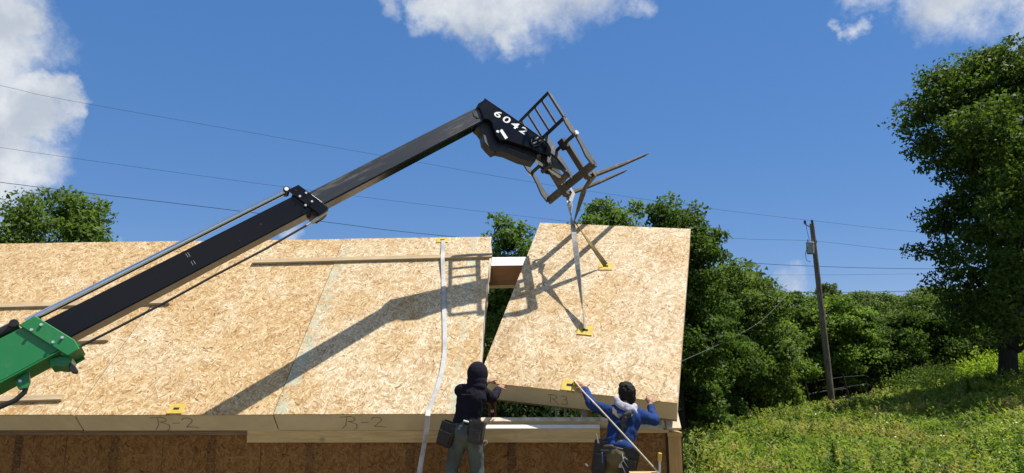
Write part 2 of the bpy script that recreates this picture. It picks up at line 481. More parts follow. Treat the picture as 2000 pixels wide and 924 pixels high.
def ground_z(x, y):
    x, y = np.atleast_1d(np.asarray(x, float)), np.atleast_1d(np.asarray(y, float))
    P = np.stack([x, y], 1)
    out = np.zeros(len(P))
    for i in range(0, len(P), 20000):
        q = P[i:i+20000]
        out[i:i+20000] = _tps(((q[:, None]-_c[None, :, :2])**2).sum(-1))@_w[:_n] + _w[_n] + q@_w[_n+1:]
    # level pad round the house
    d = np.maximum(np.maximum(-14-x, x-4.5), np.maximum(-10-y, y-14.5))
    f = np.clip(d/5, 0, 1); f = f*f*(3-2*f)
    return G*(1-f)+out*f
def make_ground():
    t = np.linspace(-1, 1, 150)
    gx = 8 + np.sign(t)*(np.abs(t)*22 + np.abs(t)**4*160)
    gy = 22 + np.sign(t)*(np.abs(t)*26 + np.abs(t)**4*180)
    X, Y = np.meshgrid(gx, gy)
    Z = ground_z(X.ravel(), np.clip(Y.ravel(), -60, 160))
    n = len(t)
    vs = np.c_[X.ravel(), Y.ravel(), Z]
    fs = [(j*n+i, j*n+i+1, (j+1)*n+i+1, (j+1)*n+i) for j in range(n-1) for i in range(n-1)]
    me = bpy.data.meshes.new('ground'); me.from_pydata(vs.tolist(), [], fs)
    me.polygons.foreach_set('use_smooth', [True]*len(fs))
    m, w, out = new_mat('meadow_soil')
    v = w.n('ShaderNodeTexCoord').outputs['Object']
    a, _ = w.noise(v, .5, 5, .6); b, _ = w.noise(v, 6, 5, .7)
    c = w.mix(w.smooth(a, .35, .65), (.055, .085, .02), (.10, .11, .035))
    c = w.mix(w.smooth(b, .5, .75, 0, .6), c, (.13, .11, .055))
    # bare tan building dirt round the house, unseen, added for its warm bounce light
    sx = w.n('ShaderNodeSeparateXYZ', inp={0: v})
    wob = w.math('MULTIPLY', w.math('SUBTRACT', a, .5), 5.0)
    dx_ = w.math('SUBTRACT', w.math('ABSOLUTE', w.math('ADD', sx.outputs[0], 5.0)), 9.0)
    dy_ = w.math('SUBTRACT', w.math('ABSOLUTE', w.math('SUBTRACT', sx.outputs[1], 3.0)), 12.0)
    dd_ = w.math('ADD', w.math('MAXIMUM', dx_, dy_), wob)
    dirt = w.mix(w.smooth(b, .35, .7), (.21, .16, .105), (.28, .22, .15))
    c = w.mix(w.smooth(dd_, 1.5, -1.5), c, dirt)
    principled(w, out, c, .95, 0, .1, bump=b, bstr=.8, bdist=.06)
    tag(link_mesh('ground', me, m), kind='structure')
make_ground()

# ------------------------------------------------------------------ roof plane and house
TH = RAD(45)
EAVE_Y, EAVE_Z = 8.214, 1.10
SLOPE_L, PW, PT = 3.643, 2.44, .311
X_S1 = -5.673
P0 = np.array([0, EAVE_Y, EAVE_Z]); N0 = np.array([0, -math.sin(TH), math.cos(TH)]); S0 = np.array([0, math.cos(TH), math.sin(TH)])
XA = np.array([1.0, 0, 0])
ROOF_AX = np.array([XA, S0, N0])
house = thing('timber_house', (-3.2, 8.46, G), 'unfinished house with strand board wall and steep roof', 'house')

def slab(cx, cy, cz, sx, sy, sz, mi=0, mb=None):
    return (mb or MB()).box((cx, cy, cz), (sx, sy, sz), mi=mi)
def stroke(mb, pts, width, z):
    """hand lettering: flat ribbon in local xy at height z"""
    pts = [np.array(p, float) for p in pts]
    for a, b in zip(pts[:-1], pts[1:]):
        d = b-a; L = np.linalg.norm(d)
        if L < 1e-6: continue
        n = np.array([-d[1], d[0]])/L*width/2; e = d/L*width*.4
        q = [a-n-e, b-n+e, b+n+e, a+n-e]
        mb.add([(p[0], p[1], z) for p in q], [(0, 1, 2, 3)])
def arc(cx, cy, rx, ry, a0, a1, n=9):
    return [(cx+rx*math.cos(RAD(a0+(a1-a0)*i/n)), cy+ry*math.sin(RAD(a0+(a1-a0)*i/n))) for i in range(n+1)]
GLYPH = {
 'R': [[(0, 0), (.08, 1)], [(-.12, .95)]+arc(.22, .76, .34, .24, 95, -85)+[(.12, .5)], [(.2, .52), (.42, .28), (.6, -.05)]],
 'Rs': [[(0, -.12), (.22, .25), (.38, 1)], [(.02, .98), (.55, 1.06)]+arc(.50, .82, .25, .22, 80, -80)+[(.36, .6)], [(.42, .58), (.78, .32)], [(.78, .32), (.72, -.05), (.5, -.28)]],
 '-': [[(0, .48), (.36, .5)]],
 '2': [[(0, .78)]+arc(.24, .76, .25, .22, 165, -40)+[(.05, .1), (.3, .14), (.66, .04)]],
 '3': [arc(.2, .76, .24, .22, 140, -80)+arc(.2, .28, .28, .28, 85, -140)],
}
def lettering(parent, text, x, y, h, z, ang=0.0, width=.012, sx=1.0):
    mb = MB(); pen = 0
    for ch in text:
        for ln in GLYPH[ch]:
            pts = []
            for (a, b) in ln:
                u, v = (pen+a*sx)*h, b*h
                pts.append((x+u*math.cos(ang)-v*math.sin(ang), y+u*math.sin(ang)+v*math.cos(ang)))
            stroke(mb, pts, width, z)
        pen += {'R': .85, 'Rs': 1.0, '-': .55, '2': .8, '3': .7}[ch]*sx
    return mb
def frame_obj(name, me, mat, parent, loc, ax):
    o = link_mesh(name, me, mat, parent)
    off = root_loc(parent) if parent is not None else np.zeros(3)
    m = Matrix(((ax[0][0], ax[1][0], ax[2][0], loc[0]-off[0]), (ax[0][1], ax[1][1], ax[2][1], loc[1]-off[1]), (ax[0][2], ax[1][2], ax[2][2], loc[2]-off[2]), (0, 0, 0, 1)))
    o.matrix_local = m
    return o
def lifting_plate(parent, x, y, w=.20, h=.20, ang=0.0, slot=True):
    """yellow steel lifting plate screwed to the top sheet, local coordinates of its panel"""
    c, s = math.cos(ang), math.sin(ang)
    ax = np.array([(c, s, 0), (-s, c, 0), (0, 0, 1)])
    o = MB().box((x, y, .006), (w, h, .012), ax).build('lifting_plate', M['yellow'], parent, local=True, bevel=.003)
    q = MB().box((x, y, .0145), (w*.36, h*.18, .004), ax)
    return o, q
def sip(parent, name, width, length, mat, loc, ax, is_thing=False):
    """insulated panel; local x across, y up the slope, z = outer face; origin in the middle of the outer face"""
    W, L = width, length
    core = slab(0, 0, -PT/2, W-.02, L-.03, PT-.024)
    if is_thing:
        core.build('foam_core', M['foam'], parent, local=True); p = parent
    else:
        p = frame_obj(name, core.mesh(name), M['foam'], parent, loc, ax)
    slab(0, 0, -.006, W, L, .012).build('top_sheet', mat, p, local=True, bevel=.002)
    slab(0, 0, -PT+.008, W, L, .016).build('bottom_sheet', M['pine_dark'], p, local=True)  # dark sheet edge draws the line between rim and ledger
    r = slab(0, -L/2+.030, -PT/2+.001, W-.004, .044, PT-.032).build('rim_board', M['rim'], p, local=True)
    return p
roof_mats = ['osb_orange', 'osb', 'osb', 'osb_pale']
panels = []
for i, mk in enumerate(roof_mats):
    cx = X_S1 + PW*(i-2) + PW/2
    dz = (0, .004, -.003, .003)[i]
    loc = np.array([cx, 0, 0]) + P0 + S0*SLOPE_L/2 + N0*dz
    loc[0] = cx
    if i == 3: loc[0] -= .014
    panels.append(sip(house, 'roof_panel', PW-(.036 if i == 3 else .014), SLOPE_L, M[mk], loc, ROOF_AX))
def roof_local(px, py, k):
    p = on_plane(px, py, P0, N0)
    return p[0]-(X_S1+PW*(k-2)+PW/2), (p-P0)@S0-SLOPE_L/2
for (px, py, k, w, h, slot) in [(345, 799, 2, .19, .15, True), (866, 470, 3, .19, .13, True)]:
    x, y = roof_local(px, py, k)
    o, q = lifting_plate(panels[k], x, y, w, h, slot=slot)
    q.build('plate_slot', M['hole'], panels[k], local=True)
# hand-written panel numbers on the eave edge (local x, z of the panel; edge faces -y)
def edge_lettering(parent, text, x, z, h, L, ang=0, sx=1.0, width=.008):
    mb = lettering(parent, text, 0, 0, h, 0, ang, width, sx)
    q = MB(); q.f = mb.f; q.mi = mb.mi
    q.v = [(x+v[0], -L/2+.0065, z+v[1]) for v in mb.v]
    return q.build('marking', M['ink'], parent, local=True)
edge_lettering(panels[2], ['Rs', '-', '2'], -.30, -.25, .19, SLOPE_L, sx=1.3, width=.0085)
edge_lettering(panels[3], ['Rs', '-', '2'], -.42, -.25, .19, SLOPE_L, sx=1.3, width=.0085)

# ---- walls
WY = 8.462                                            # outer face of the eave wall
WALL_TOP = .915
X_L, X_R = -13.0, 1.425
sheet = 1.22
def wall_sheet_mat():
    """strand board with the mill's printed nailing column"""
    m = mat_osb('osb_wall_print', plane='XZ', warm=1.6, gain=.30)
    w = NB(m.node_tree)
    p = [n for n in m.node_tree.nodes if n.type == 'BSDF_PRINCIPLED'][0]
    src = p.inputs['Base Color'].links[0].from_socket
    raw = w.n('ShaderNodeTexCoord').outputs['Object']
    s = w.n('ShaderNodeSeparateXYZ', inp={0: raw})
    ax = w.math('ABSOLUTE', s.outputs[0])
    br = w.n('ShaderNodeTexBrick', inp={'Vector': w.n('ShaderNodeCombineXYZ', inp={0: s.outputs[0], 1: s.outputs[2]}).outputs[0], 'Scale': 1.0, 'Mortar Size': .006, 'Brick Width': .045, 'Row Height': .035, 'Color1': (1, 1, 1, 1), 'Color2': (0, 0, 0, 1), 'Mortar': (1, 1, 1, 1)})
    nz, _ = w.noise(raw, 20, 3, .6)
    f = w.math('MULTIPLY', w.math('LESS_THAN', ax, .055), w.smooth(nz, .30, .46))
    f = w.math('MULTIPLY', f, w.math('SUBTRACT', 1.0, w.math('MULTIPLY', br.outputs['Color'], .55)))
    rr_ = w.n('ShaderNodeObjectInfo').outputs['Random']
    f = w.math('MULTIPLY', f, w.smooth(rr_, .15, .75, .25, .85))
    w.link(w.mix(w.math('MULTIPLY', f, 1.0, clamp=True), src, (.012, .008, .005)), p.inputs['Base Color'])
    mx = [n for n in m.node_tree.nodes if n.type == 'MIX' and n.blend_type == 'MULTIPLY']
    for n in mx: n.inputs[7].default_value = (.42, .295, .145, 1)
    return m
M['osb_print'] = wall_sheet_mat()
x = X_R
first = None
while x > X_L:
    w_ = min(sheet, x-X_L)
    bm_ = slab(0, 0, 0, w_-.006, .012, WALL_TOP-G-.1)
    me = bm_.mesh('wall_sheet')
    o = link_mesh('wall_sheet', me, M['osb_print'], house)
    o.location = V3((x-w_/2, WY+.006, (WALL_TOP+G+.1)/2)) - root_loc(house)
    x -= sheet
slab((X_L+X_R)/2, WY+.095, (WALL_TOP-.02+G)/2, X_R-X_L, .15, WALL_TOP-.02-G).build('wall_core', M['foam'], house)
slab((X_L+X_R)/2, 10.9, G+.06, X_R-X_L+.5, 4.9, .12).build('floor_slab', M['concrete'], house)
# dark trim strip under the eave to the left of the ledger
pL, pR = at(483, 838, 8.42), at(1172, 838, 8.42)
zt, zb = at(830, 837.5, 8.42)[2], at(830, 864.5, 8.42)[2]
slab((X_L+pL[0])/2, WY-.012, zt-.045, pL[0]-X_L-.01, .022, .06).build('trim_strip', M['pine_dark'], house, bevel=.002)
led_r = pR[0]
slab((pL[0]+led_r)/2, WY-.021, (zt+zb)/2, led_r-pL[0], .038, zt-zb).build('ledger_board', M['pine'], house, bevel=.004)
# sloping plates on top of the wall, open where the next panel will land
def bevel_plate(name, x0, x1, y0, z0, rise, face, mat_top, mat_face):
    """plate with a front face and a 45 degree bevelled top"""
    mb = MB()
    poly = [(x0, y0, z0-face), (x0, y0, z0), (x0, y0+rise, z0+rise), (x0, y0+rise, z0-face)]
    o = MB().prism(poly, (x1-x0, 0, 0)).build(name, mat_face, house)
    d = .004
    t = MB().prism([(x0+.002, y0-.001+d*.3, z0+d), (x0+.002, y0-.003, z0), (x0+.002, y0+rise-.002, z0+rise+.002), (x0+.002, y0+rise, z0+rise+d+.003)], (x1-x0-.004, 0, 0))
    t.build('bevel_face', mat_top, o)
    return o
XF = X_S1+2*PW                                       # right edge of the fixed roof
bx0 = XF+.01
bevel_plate('bevel_strip', bx0, led_r, WY-.038, zt+.003, .032, .02, M['sunlit_wood'], M['pine'])
bevel_plate('bevel_strip', led_r+.32, X_R-.03, WY-.03, zt-.002, .032, .02, M['plate_grey'], M['pine'])
pz = at(1050, 829, 8.50)[2]; pz2 = at(1050, 822.5, 8.50)[2]
bevel_plate('top_plate', bx0, X_R-.03, 8.50, pz2, .034, pz2-pz+.1, M['plate_grey'], M['pine'])
bevel_plate('top_plate', X_L, XF-.01, 8.52, .80, .06, .2, M['pine'], M['pine'])
slab(led_r+.6, WY-.012, zt-.035, .42, .024, .035).build('trim_strip', M['pine'], house, bevel=.002)
# gable wall and corner post at the near end
GX0, GX1 = at(1303, 850, 8.44)[0], at(1331, 846, 8.44)[0]
ztop = at(1315, 841, 8.44)[2]
def gable():
    ya, yb = 8.60, 13.4
    yr = 10.95
    zr = yr-7.554
    zz = lambda y: ztop+(y-8.44) if y < yr else ztop+(yr-8.44)-(y-yr)
    poly = [(GX0+.02, ya, G), (GX0+.02, ya, zz(ya)), (GX0+.02, yr, zz(yr)), (GX0+.02, yb, zz(yb)), (GX0+.02, yb, G)]
    MB().prism(poly, (GX1-GX0-.04, 0, 0)).build('gable_wall', M['foam'], house)
    poly2 = [(GX1-.018, p[1], p[2]) for p in poly]
    MB().prism(poly2, (.014, 0, 0)).build('gable_sheet', mat_osb('osb_gable', plane='XZ', warm=.8), house)
    # sloped cap along the rake
    q = [(GX0, 8.462, ztop+.022), (GX0, 8.44, ztop), (GX0, yr, zz(yr)), (GX0, yr, zz(yr)+.03)]
    a0, a1 = np.array([GX0/2+GX1/2, 8.445, ztop+.018]), np.array([GX0/2+GX1/2, yr, zz(yr)+.018])
    MB().bar(a0, a1, GX1-GX0, .03, up=(0, 1, 0)).build('rake_plate', M['pine_y'], house, bevel=.003)
    a2 = np.array([GX0/2+GX1/2, yb, zz(yb)+.018])
    MB().bar(a1+np.array([0, .02, 0]), a2, GX1-GX0, .03, up=(0, 1, 0)).build('rake_plate', M['pine_y'], house, bevel=.003)
gable()
MB().box(((GX0+GX1)/2+.004, 8.52, (ztop-.012+G)/2-.02), (GX1-GX0-.012, .14, ztop-.05-G)).build('corner_post', M['pine_v'], house, bevel=.005)
MB().box(((GX0+GX1)/2+.004, 8.515, ztop-.045), (GX1-GX0+.004, .16, .05)).build('post_cap', M['pine_v'], house, bevel=.004)
MB().box((GX0-.006, 8.47, (ztop+G)/2), (.012, .05, ztop-G-.06)).build('gap_membrane_edge', M['gap_film'], house)  # black strip painted in for the dark gap beside the post
MB().box((GX1+.005, 8.50, (ztop+G)/2), (.010, .10, ztop-G-.06)).build('gap_membrane_edge', M['gap_film'], house)
MB().box((GX0+.055, 8.51, ztop+.062), (.13, .15, .004), np.array([XA, S0, N0])).build('corner_flashing', M['galv'], house)
# ridge beam
zb0 = at(990, 519, 10.74)[2]; zb1 = at(990, 556, 10.74)[2]
xr0, xr1 = X_L, GX1-.03
MB().prism([(xr0, 10.74, zb1), (xr0, 10.74, zb0), (xr0, 11.08, zb0), (xr0, 11.08, zb1)], (xr1-xr0, 0, 0)).build('ridge_beam', M['lvl'], house, bevel=.004)
MB().prism([(xr0, 10.735, zb0+.003), (xr0, 10.91, zb0+.163), (xr0, 11.085, zb0+.003)], (xr1-xr0, 0, 0)).build('ridge_cap', M['sunlit_wood'], house)
MB().box(((xr0+xr1)/2, 10.91, zb1-.012), (xr1-xr0, .32, .02)).build('beam_reflection', M['pine'], house)  # pine strip added to paint the light reflected under the beam

# ---- toe boards lying on the roof
def toe_board(pxa, pxb, label, w=.09, t=.038, dz=.002):
    a, b = on_plane(*pxa, P0, N0), on_plane(*pxb, P0, N0)
    c = (a+b)/2 + N0*(t/2+dz+.003); d = unit(b-a); L = np.linalg.norm(b-a)
    y = np.cross(N0, d)
    me = MB().box((0, 0, 0), (L, w, t)).mesh('toe_board', bevel=.003)
    o = frame_obj('toe_board', me, M['board'], None, c, (d, y, N0))
    tag(o, label, 'board', 'toe boards fixed to the roof')
toe_board((495, 514), (961, 502), 'long pale board near the ridge, ending by the open bay')
toe_board((-60, 602), (334, 592), 'long board running behind the black boom to a free end')
toe_board((30, 671), (215, 664), 'short board end peeping out below the black boom section')
toe_board((-60, 785), (125, 779), 'lowest board on the roof, just above the eave below the green boom')
# ------------------------------------------------------------------ hoisted roof panel
HS = .995
H_C = CAM + HS*(np.array([.71846, 9.69157, 2.59909])-CAM) + np.array([.025, 0, 0])
HW, HL = 2.44*HS, 3.643*HS
def euler_m(rx, ry, rz):
    cx, sx, cy, sy, cz, sz = math.cos(rx), math.sin(rx), math.cos(ry), math.sin(ry), math.cos(rz), math.sin(rz)
    return np.array([[cz, -sz, 0], [sz, cz, 0], [0, 0, 1]])@np.array([[cy, 0, sy], [0, 1, 0], [-sy, 0, cy]])@np.array([[1, 0, 0], [0, cx, -sx], [0, sx, cx]])
H_E = [RAD(44.1043), RAD(5.6487), RAD(-12.342)]
H_R = euler_m(*H_E)
H_N = H_R[:, 2]
hoist = thing('insulated_roof_panel', H_C, 'tilted strand board roof panel hanging from the forks above two workers', 'roof panel', rot=H_E)
sip(hoist, None, HW, HL, M['osb_hoist'], None, None, True)
slab(-HW/2+.012, 0, -PT/2, .020, HL-.08, PT-.028).build('side_spline', M['pine_y'], hoist, local=True)
slab(HW/2-.012, 0, -PT/2, .020, HL-.08, PT-.028).build('side_spline', M['pine_y'], hoist, local=True)
def hloc(px, py):
    p = on_plane(px, py, H_C, H_N)
    return (p-H_C)@H_R
def hw(px, py, dz=0.0):
    return on_plane(px, py, H_C, H_N) + H_N*dz
PL = [(1183, 521), (1143, 646), (1113, 752)]
hq = MB()
for (px, py), ang in zip(PL, (.08, -.02, 0)):
    l = hloc(px, py)
    y = l[1]
    if py > 740: y = -HL/2+.095
    o, q = lifting_plate(hoist, l[0], y, .20, .18, ang)
    q.build('plate_slot', M['hole'], o, local=True)
edge_lettering(hoist, ['R', '3'], hloc(1075, 765)[0]-.03, -.245, .15, HL, sx=1.1)

# ------------------------------------------------------------------ telehandler
K = np.array([-.89, 9.70, 5.31]); D = np.array([.677737, .482765, .554627])
q0 = unit((D[1], -D[0], 0)); u0 = np.cross(q0, D)
BR_ = RAD(18)
Q = q0*math.cos(BR_)+u0*math.sin(BR_); U = u0*math.cos(BR_)-q0*math.sin(BR_)
BAX = np.array([D, U, Q])
def bp(s, u, q): return K + D*s + U*u + Q*q
def bpx(px, py, q): return on_plane(px, py, K+Q*q, Q)       # photo pixel on the boom's side plane at lateral offset q
M['black'] = mat_paint('black_boom_paint', (.0045, .005, .0075), .16, (.022, .021, .02), .3, axis=BAX, rvar=.10, spec=.30)
M['black_worn'] = mat_paint('worn_boom_steel', (.030, .032, .036), .26, (.215, .205, .165), .95, axis=BAX, rvar=.16)
M['black_flat'] = mat_paint('black_frame_paint', (.009, .009, .010), .45, (.05, .046, .042), .4)
M['grey_frame'] = mat_paint('dusty_carriage_paint', (.05, .05, .05), .5, (.20, .19, .17), .8)
M['steel_brown'] = mat_paint('worn_fork_steel', (.085, .066, .048), .5, (.21, .175, .13), .75, metal=.3)
M['green'] = mat_paint('green_paint', (.012, .175, .045), .38, (.075, .19, .085), .45, coat=.15)
M['chrome'] = mat_plain('chrome_rod', (.72, .74, .77), .14, 1.0, var=.05, bump=.02)
M['bolt'] = mat_plain('zinc_bolt', (.70, .71, .70), .35, .6, var=.08)
M['decal'] = mat_plain('white_decal', (.78, .78, .75), .5, var=.06)
M['rubber'] = mat_plain('rubber_hose', (.012, .012, .012), .6, var=.2)
M['tyre'] = mat_plain('tyre_rubber', (.02, .02, .019), .8, var=.3)
base = bp(-10.2, 0, 0); 
tele = thing('telehandler', (base[0], base[1], G), 'green and black telescopic handler boom reaching over the roof', 'telehandler')
def bbox(name, s0, s1, u0_, u1_, q0_, q1_, mat, parent=tele, bevel=.012):
    return MB().box(bp((s0+s1)/2, (u0_+u1_)/2, (q0_+q1_)/2), (s1-s0, u1_-u0_, q1_-q0_), BAX).build(name, mat, parent, bevel=bevel, seg=2, smooth=True)
thin = bbox('inner_boom', -3.6, .12, -.104, .127, -.11, .10, M['black_worn'])
midb = bbox('middle_boom', -6.6, -3.02, -.118, .166, -.085, .125, M['black'])
outb = bbox('outer_boom', -10.4, -6.03, -.200, .196, -.14, .165, M['green'])
# weld strips along the lower flange
MB().box(bp(-1.7, -.108, -.005), (3.4, .012, .216), BAX).build('wear_strip', M['black'], thin, bevel=.003)
MB().box(bp(-8.2, -.205, .014), (4.3, .016, .325), BAX).build('flange', M['green'], outb, bevel=.004)
def plate_px(name, pts, q, th, mat, parent, bevel=.006):
    return MB().prism([bpx(px, py, q) for px, py in pts], -Q*th).build(name, mat, parent, bevel=bevel)
def mirror_plate(name, pts, q, th, mat, parent):
    base_ = [bpx(px, py, q) - Q*2*q for px, py in pts]
    return MB().prism(base_, Q*th).build(name, mat, parent, bevel=.006)
BC = [(561.5, 371), (583, 360.5), (629.5, 394.5), (641, 406.5), (624, 417.5), (610, 408)]
for f in (plate_px, mirror_plate): col_b = f('collar_plate', BC, .150, .022, M['black'], tele)
bbox('collar_plate', -3.15, -2.99, .170, .195, -.13, .145, M['black'])
bbox('collar_plate', -3.08, -2.86, -.195, -.112, -.13, .125, M['black_flat'])
GC = [(36.5, 634.5), (67.5, 616), (146, 664), (155.5, 681.5), (132, 695)]
for f in (plate_px, mirror_plate): col_g = f('collar_plate', GC, .195, .026, M['green'], tele)
bbox('collar_plate', -6.19, -6.03, .196, .216, -.17, .18, M['green'])
bbox('collar_plate', -6.06, -5.88, -.27, -.215, -.17, .18, M['green'])
for (px, py, q) in [(583, 384.5), (597, 378), (609, 394.5), (596.5, 402)] and [(585.5, 384.5, .150), (597.5, 378, .150), (609, 394.5, .150), (596.5, 402, .150), (81, 635, .195), (62, 645, .195), (122, 660, .195), (104, 669, .195)]:
    p = bpx(px, py, q)
    MB().cyl(p-Q*.002, p+Q*.022, .014, n=8).build('bolt', M['bolt'], tele, smooth=True)
p = bpx(578, 372, .150); MB().cyl(p, p+Q*.002, .014, n=10).build('bolt_hole', M['hole'], tele)
for (x0_, y0_, x1_, y1_) in ((362, 495, 367.5, 503), (366, 493, 371.5, 501), (373, 511, 377, 518), (377.5, 509, 382, 516)):
    MB().tube([bpx(x0_, y0_, .1255), bpx(x1_, y1_, .1255)], .0022, 5).build('paint_mark', M['web_white'], midb)
p = bpx(509, 438, .125); MB().cyl(p-Q*.001, p+Q*.0015, .016, n=12).build('bolt_hole', M['hole'], midb)
p = bpx(468, 471, .125); MB().cyl(p-Q*.001, p+Q*.0015, .010, n=12).build('bolt_hole', M['hole'], midb)
# lift-out cylinder above the middle section
a, b = bp(-6.15, .262, .07), bp(-3.19, .282, .07)
MB().cyl(a, b, .036, n=18).build('cylinder_rod', M['chrome'], tele, smooth=True)
p = bpx(559.5, 370, .11)
MB().cyl(p-Q*.12, p+Q*.012, .042, n=16).build('rod_end', M['black_flat'], tele, smooth=True)
MB().cyl(p+Q*.012, p+Q*.018, .026, n=14).build('pin_cap', M['decal'], tele, smooth=True)
MB().cyl(bp(-9.8, .30, .07), bp(-6.22, .272, .07), .055, n=14).build('cylinder_barrel', M['black_flat'], tele, smooth=True)
p = bp(-6.24, .275, .11); MB().cyl(p, p+Q*.05, .040, n=12).build('barrel_clevis', M['black_flat'], tele, smooth=True)
# hose running under the middle section
pts = [bpx(x_, y_, .08) for x_, y_ in [(622, 424), (606, 436), (520, 485.5), (415.5, 540), (330, 587), (231, 639), (158, 676), (130, 690)]]
MB().tube(pts, .015, 6).build('hose', M['rubber'], tele, smooth=True)
MB().cyl(bpx(598, 441, .08), bpx(640, 412, .08), .020, n=8).build('hose_fitting', M['galv'], tele, smooth=True)
# lug and hoses under the green section
plate_px('lug', [(27, 745), (56, 722), (58, 745), (52, 758), (36, 760)], .10, .06, M['green'], tele)
p = bpx(40, 745, .10); MB().cyl(p, p+Q*.02, .014, n=8).build('bolt', M['bolt'], tele, smooth=True)
pts = [bpx(52, 752, .06), bpx(48, 766, .06), bpx(30, 782, .06), bpx(0, 795, .06), bpx(-60, 815, .06), bpx(-140, 830, .06)]
MB().tube(pts, .024, 8).build('hose', M['rubber'], tele, smooth=True)
plate_px('roller_guard', [(134, 712), (139, 707), (147, 714), (152.5, 724), (150, 729), (141, 728), (135, 722)], .12, .05, M['rubber'], tele)
plate_px('roller_bracket', [(95, 700), (132, 694), (142, 698), (140, 708), (128, 716), (110, 714), (98, 716)], .12, .24, M['green'], tele)
# gooseneck head
HEAD = [(948.6, 193), (1000, 228.5), (1058.5, 270), (1071, 279), (1077, 290), (1076, 304.7), (1058, 299), (1038, 289), (1003, 278), (993, 274.5), (977, 273.5),
        (971, 266), (967, 258), (963.5, 248), (961, 238), (954.6, 233), (944, 231.6), (942, 222), (933.5, 202.5)]
head = plate_px('boom_head', HEAD, .135, .27, M['black'], tele, bevel=.008)
INNER = [(930, 249), (937, 254), (943, 262), (946, 277), (955, 288), (965, 297.7), (972, 294), (989, 297.7), (1017, 310), (1044, 317), (1050, 306), (1038, 286), (985, 250), (946, 225), (936, 232)]
plate_px('head_housing', INNER, .05, .16, M['black_flat'], tele, bevel=.008)
top_edge = [bpx(x_, y_, .14) for x_, y_ in [(947, 191.5), (1000, 227.5), (1060, 270)]]
MB().prism(top_edge + [p - U*.010 for p in top_edge[::-1]], -Q*.28).build('head_flange', M['black_flat'], head)
# loop mark near the knee, sticker, disc
MB().tube([bpx(x_, y_, .102) for x_, y_ in [(927, 214), (924, 219), (925, 226), (932, 231), (940, 229), (941, 224), (936, 218), (931, 212), (927, 214)]], .006, 5).build('hose_loop', M['rubber'], tele, smooth=True)
plate_px('sticker', [(976, 255), (980.5, 252), (992, 269), (987, 272)], .1375, .0015, M['decal'], head, bevel=0)
p = bpx(972, 257, .136); MB().cyl(p, p+Q*.004, .022, n=14).build('disc', M['decal'], head, smooth=True)
def number(txt):
    cu = bpy.data.curves.new('numeral', 'FONT'); cu.body = txt; cu.size = 1.0; cu.extrude = 0.0; cu.offset = .012
    cu.shear = .12; cu.space_character = 1.28
    t = bpy.data.objects.new('numeral', cu); COL.objects.link(t)
    bpy.context.view_layer.update()
    me = bpy.data.meshes.new_from_object(t.evaluated_get(bpy.context.evaluated_depsgraph_get()))
    bpy.data.objects.remove(t)
    vs = np.array([v.co for v in me.vertices])
    lo, hi = vs.min(0), vs.max(0)
    p0, p1 = bpx(963.5, 224.5, .1385), bpx(1025, 264, .1385)          # base line along the head
    ex = unit(p1-p0); ey = unit(np.cross(Q, ex)); L = np.linalg.norm(p1-p0); hh = np.linalg.norm(bpx(970, 218, .1385)-bpx(963.5, 229, .1385))*1.0
    off = root_loc(head)
    for v in me.vertices:
        a = (v.co.x-lo[0])/(hi[0]-lo[0])*L; b = (v.co.y-lo[1])/(hi[1]-lo[1])*hh
        v.co = Vector(p0 + ex*a + ey*b - off)
    me.materials.clear()
    link_mesh('number', me, M['decal'], head)
number('6042')
# hydraulic couplings on the head
for i, (x_, y_) in enumerate([(1041, 268), (1047, 272), (1053, 277), (1044, 280), (1050, 284)]):
    p = bpx(x_, y_, .137); MB().cyl(p-D*.03+Q*.014, p+D*.03+Q*.02, .014, n=8).build('coupling', M['galv'] if i % 2 else M['black_flat'], head, smooth=True)
MB().tube([bpx(x_, y_, .16) for x_, y_ in [(1040, 270), (1037, 277), (1043, 286), (1052, 284), (1060, 276), (1070, 288)]], .010, 6).build('hose', M['rubber'], head, smooth=True)

# ---- fork carriage
cC = np.array([.44146, 10.11643, 4.36268]); psi, tau, rho = RAD(38.687), RAD(24.24), RAD(18.533)
f_ = np.array([math.cos(psi), math.sin(psi), 0]); r_ = np.array([math.sin(psi), -math.cos(psi), 0]); z_ = np.array([0, 0, 1.0])
CA = r_*math.cos(rho)+z_*math.sin(rho); z2 = z_*math.cos(rho)-r_*math.sin(rho)
CN = f_*math.cos(tau)+z2*math.sin(tau); CV = z2*math.cos(tau)-f_*math.sin(tau)
CAX = np.array([CA, CV, CN])
CW, CH1, CH2 = 1.14, .838, .456
def cp(a, b, n=0.0): return cC + CA*a + CV*b + CN*n
M['bar'] = mat_paint('scuffed_bar_steel', (.042, .038, .034), .5, (.17, .15, .125), .7, metal=.2)
carr = MB().box(cp(0, .01), (CW, .115, .05), CAX).build('carriage_bar', M['bar'], tele, bevel=.006)
for s_ in (-1, 1):
    a_ = s_*CW/2
    prof = [(.0, -.045), (.0, .06), (.16, .085), (.34, .045), (.50, .03), (.60, .075), (.74, .075), (.84, .05), (.84, -.03), (.6, -.03), (.45, -.045), (.25, -.03), (.1, -.05)]
    MB().prism([cp(a_, b, -n) for b, n in prof], -CA*s_*.028).build('carriage_side', M['grey_frame'], tele, bevel=.003)
    MB().cyl(cp(a_, .54), cp(a_+s_*.03, .54), .036, n=14).build('shaft_cap', M['bolt'], tele, smooth=True)
MB().cyl(cp(-CW/2, .54), cp(CW/2, .54), .028, n=14).build('fork_shaft', M['black_flat'], tele, smooth=True)
MB().box(cp(0, CH1), (CW, .045, .05), CAX).build('carriage_rail', M['black_flat'], tele, bevel=.004)
bk = MB().box(cp(0, CH1+CH2), (CW-.02, .035, .045), CAX).build('backrest_rail', M['black_flat'], tele, bevel=.004)
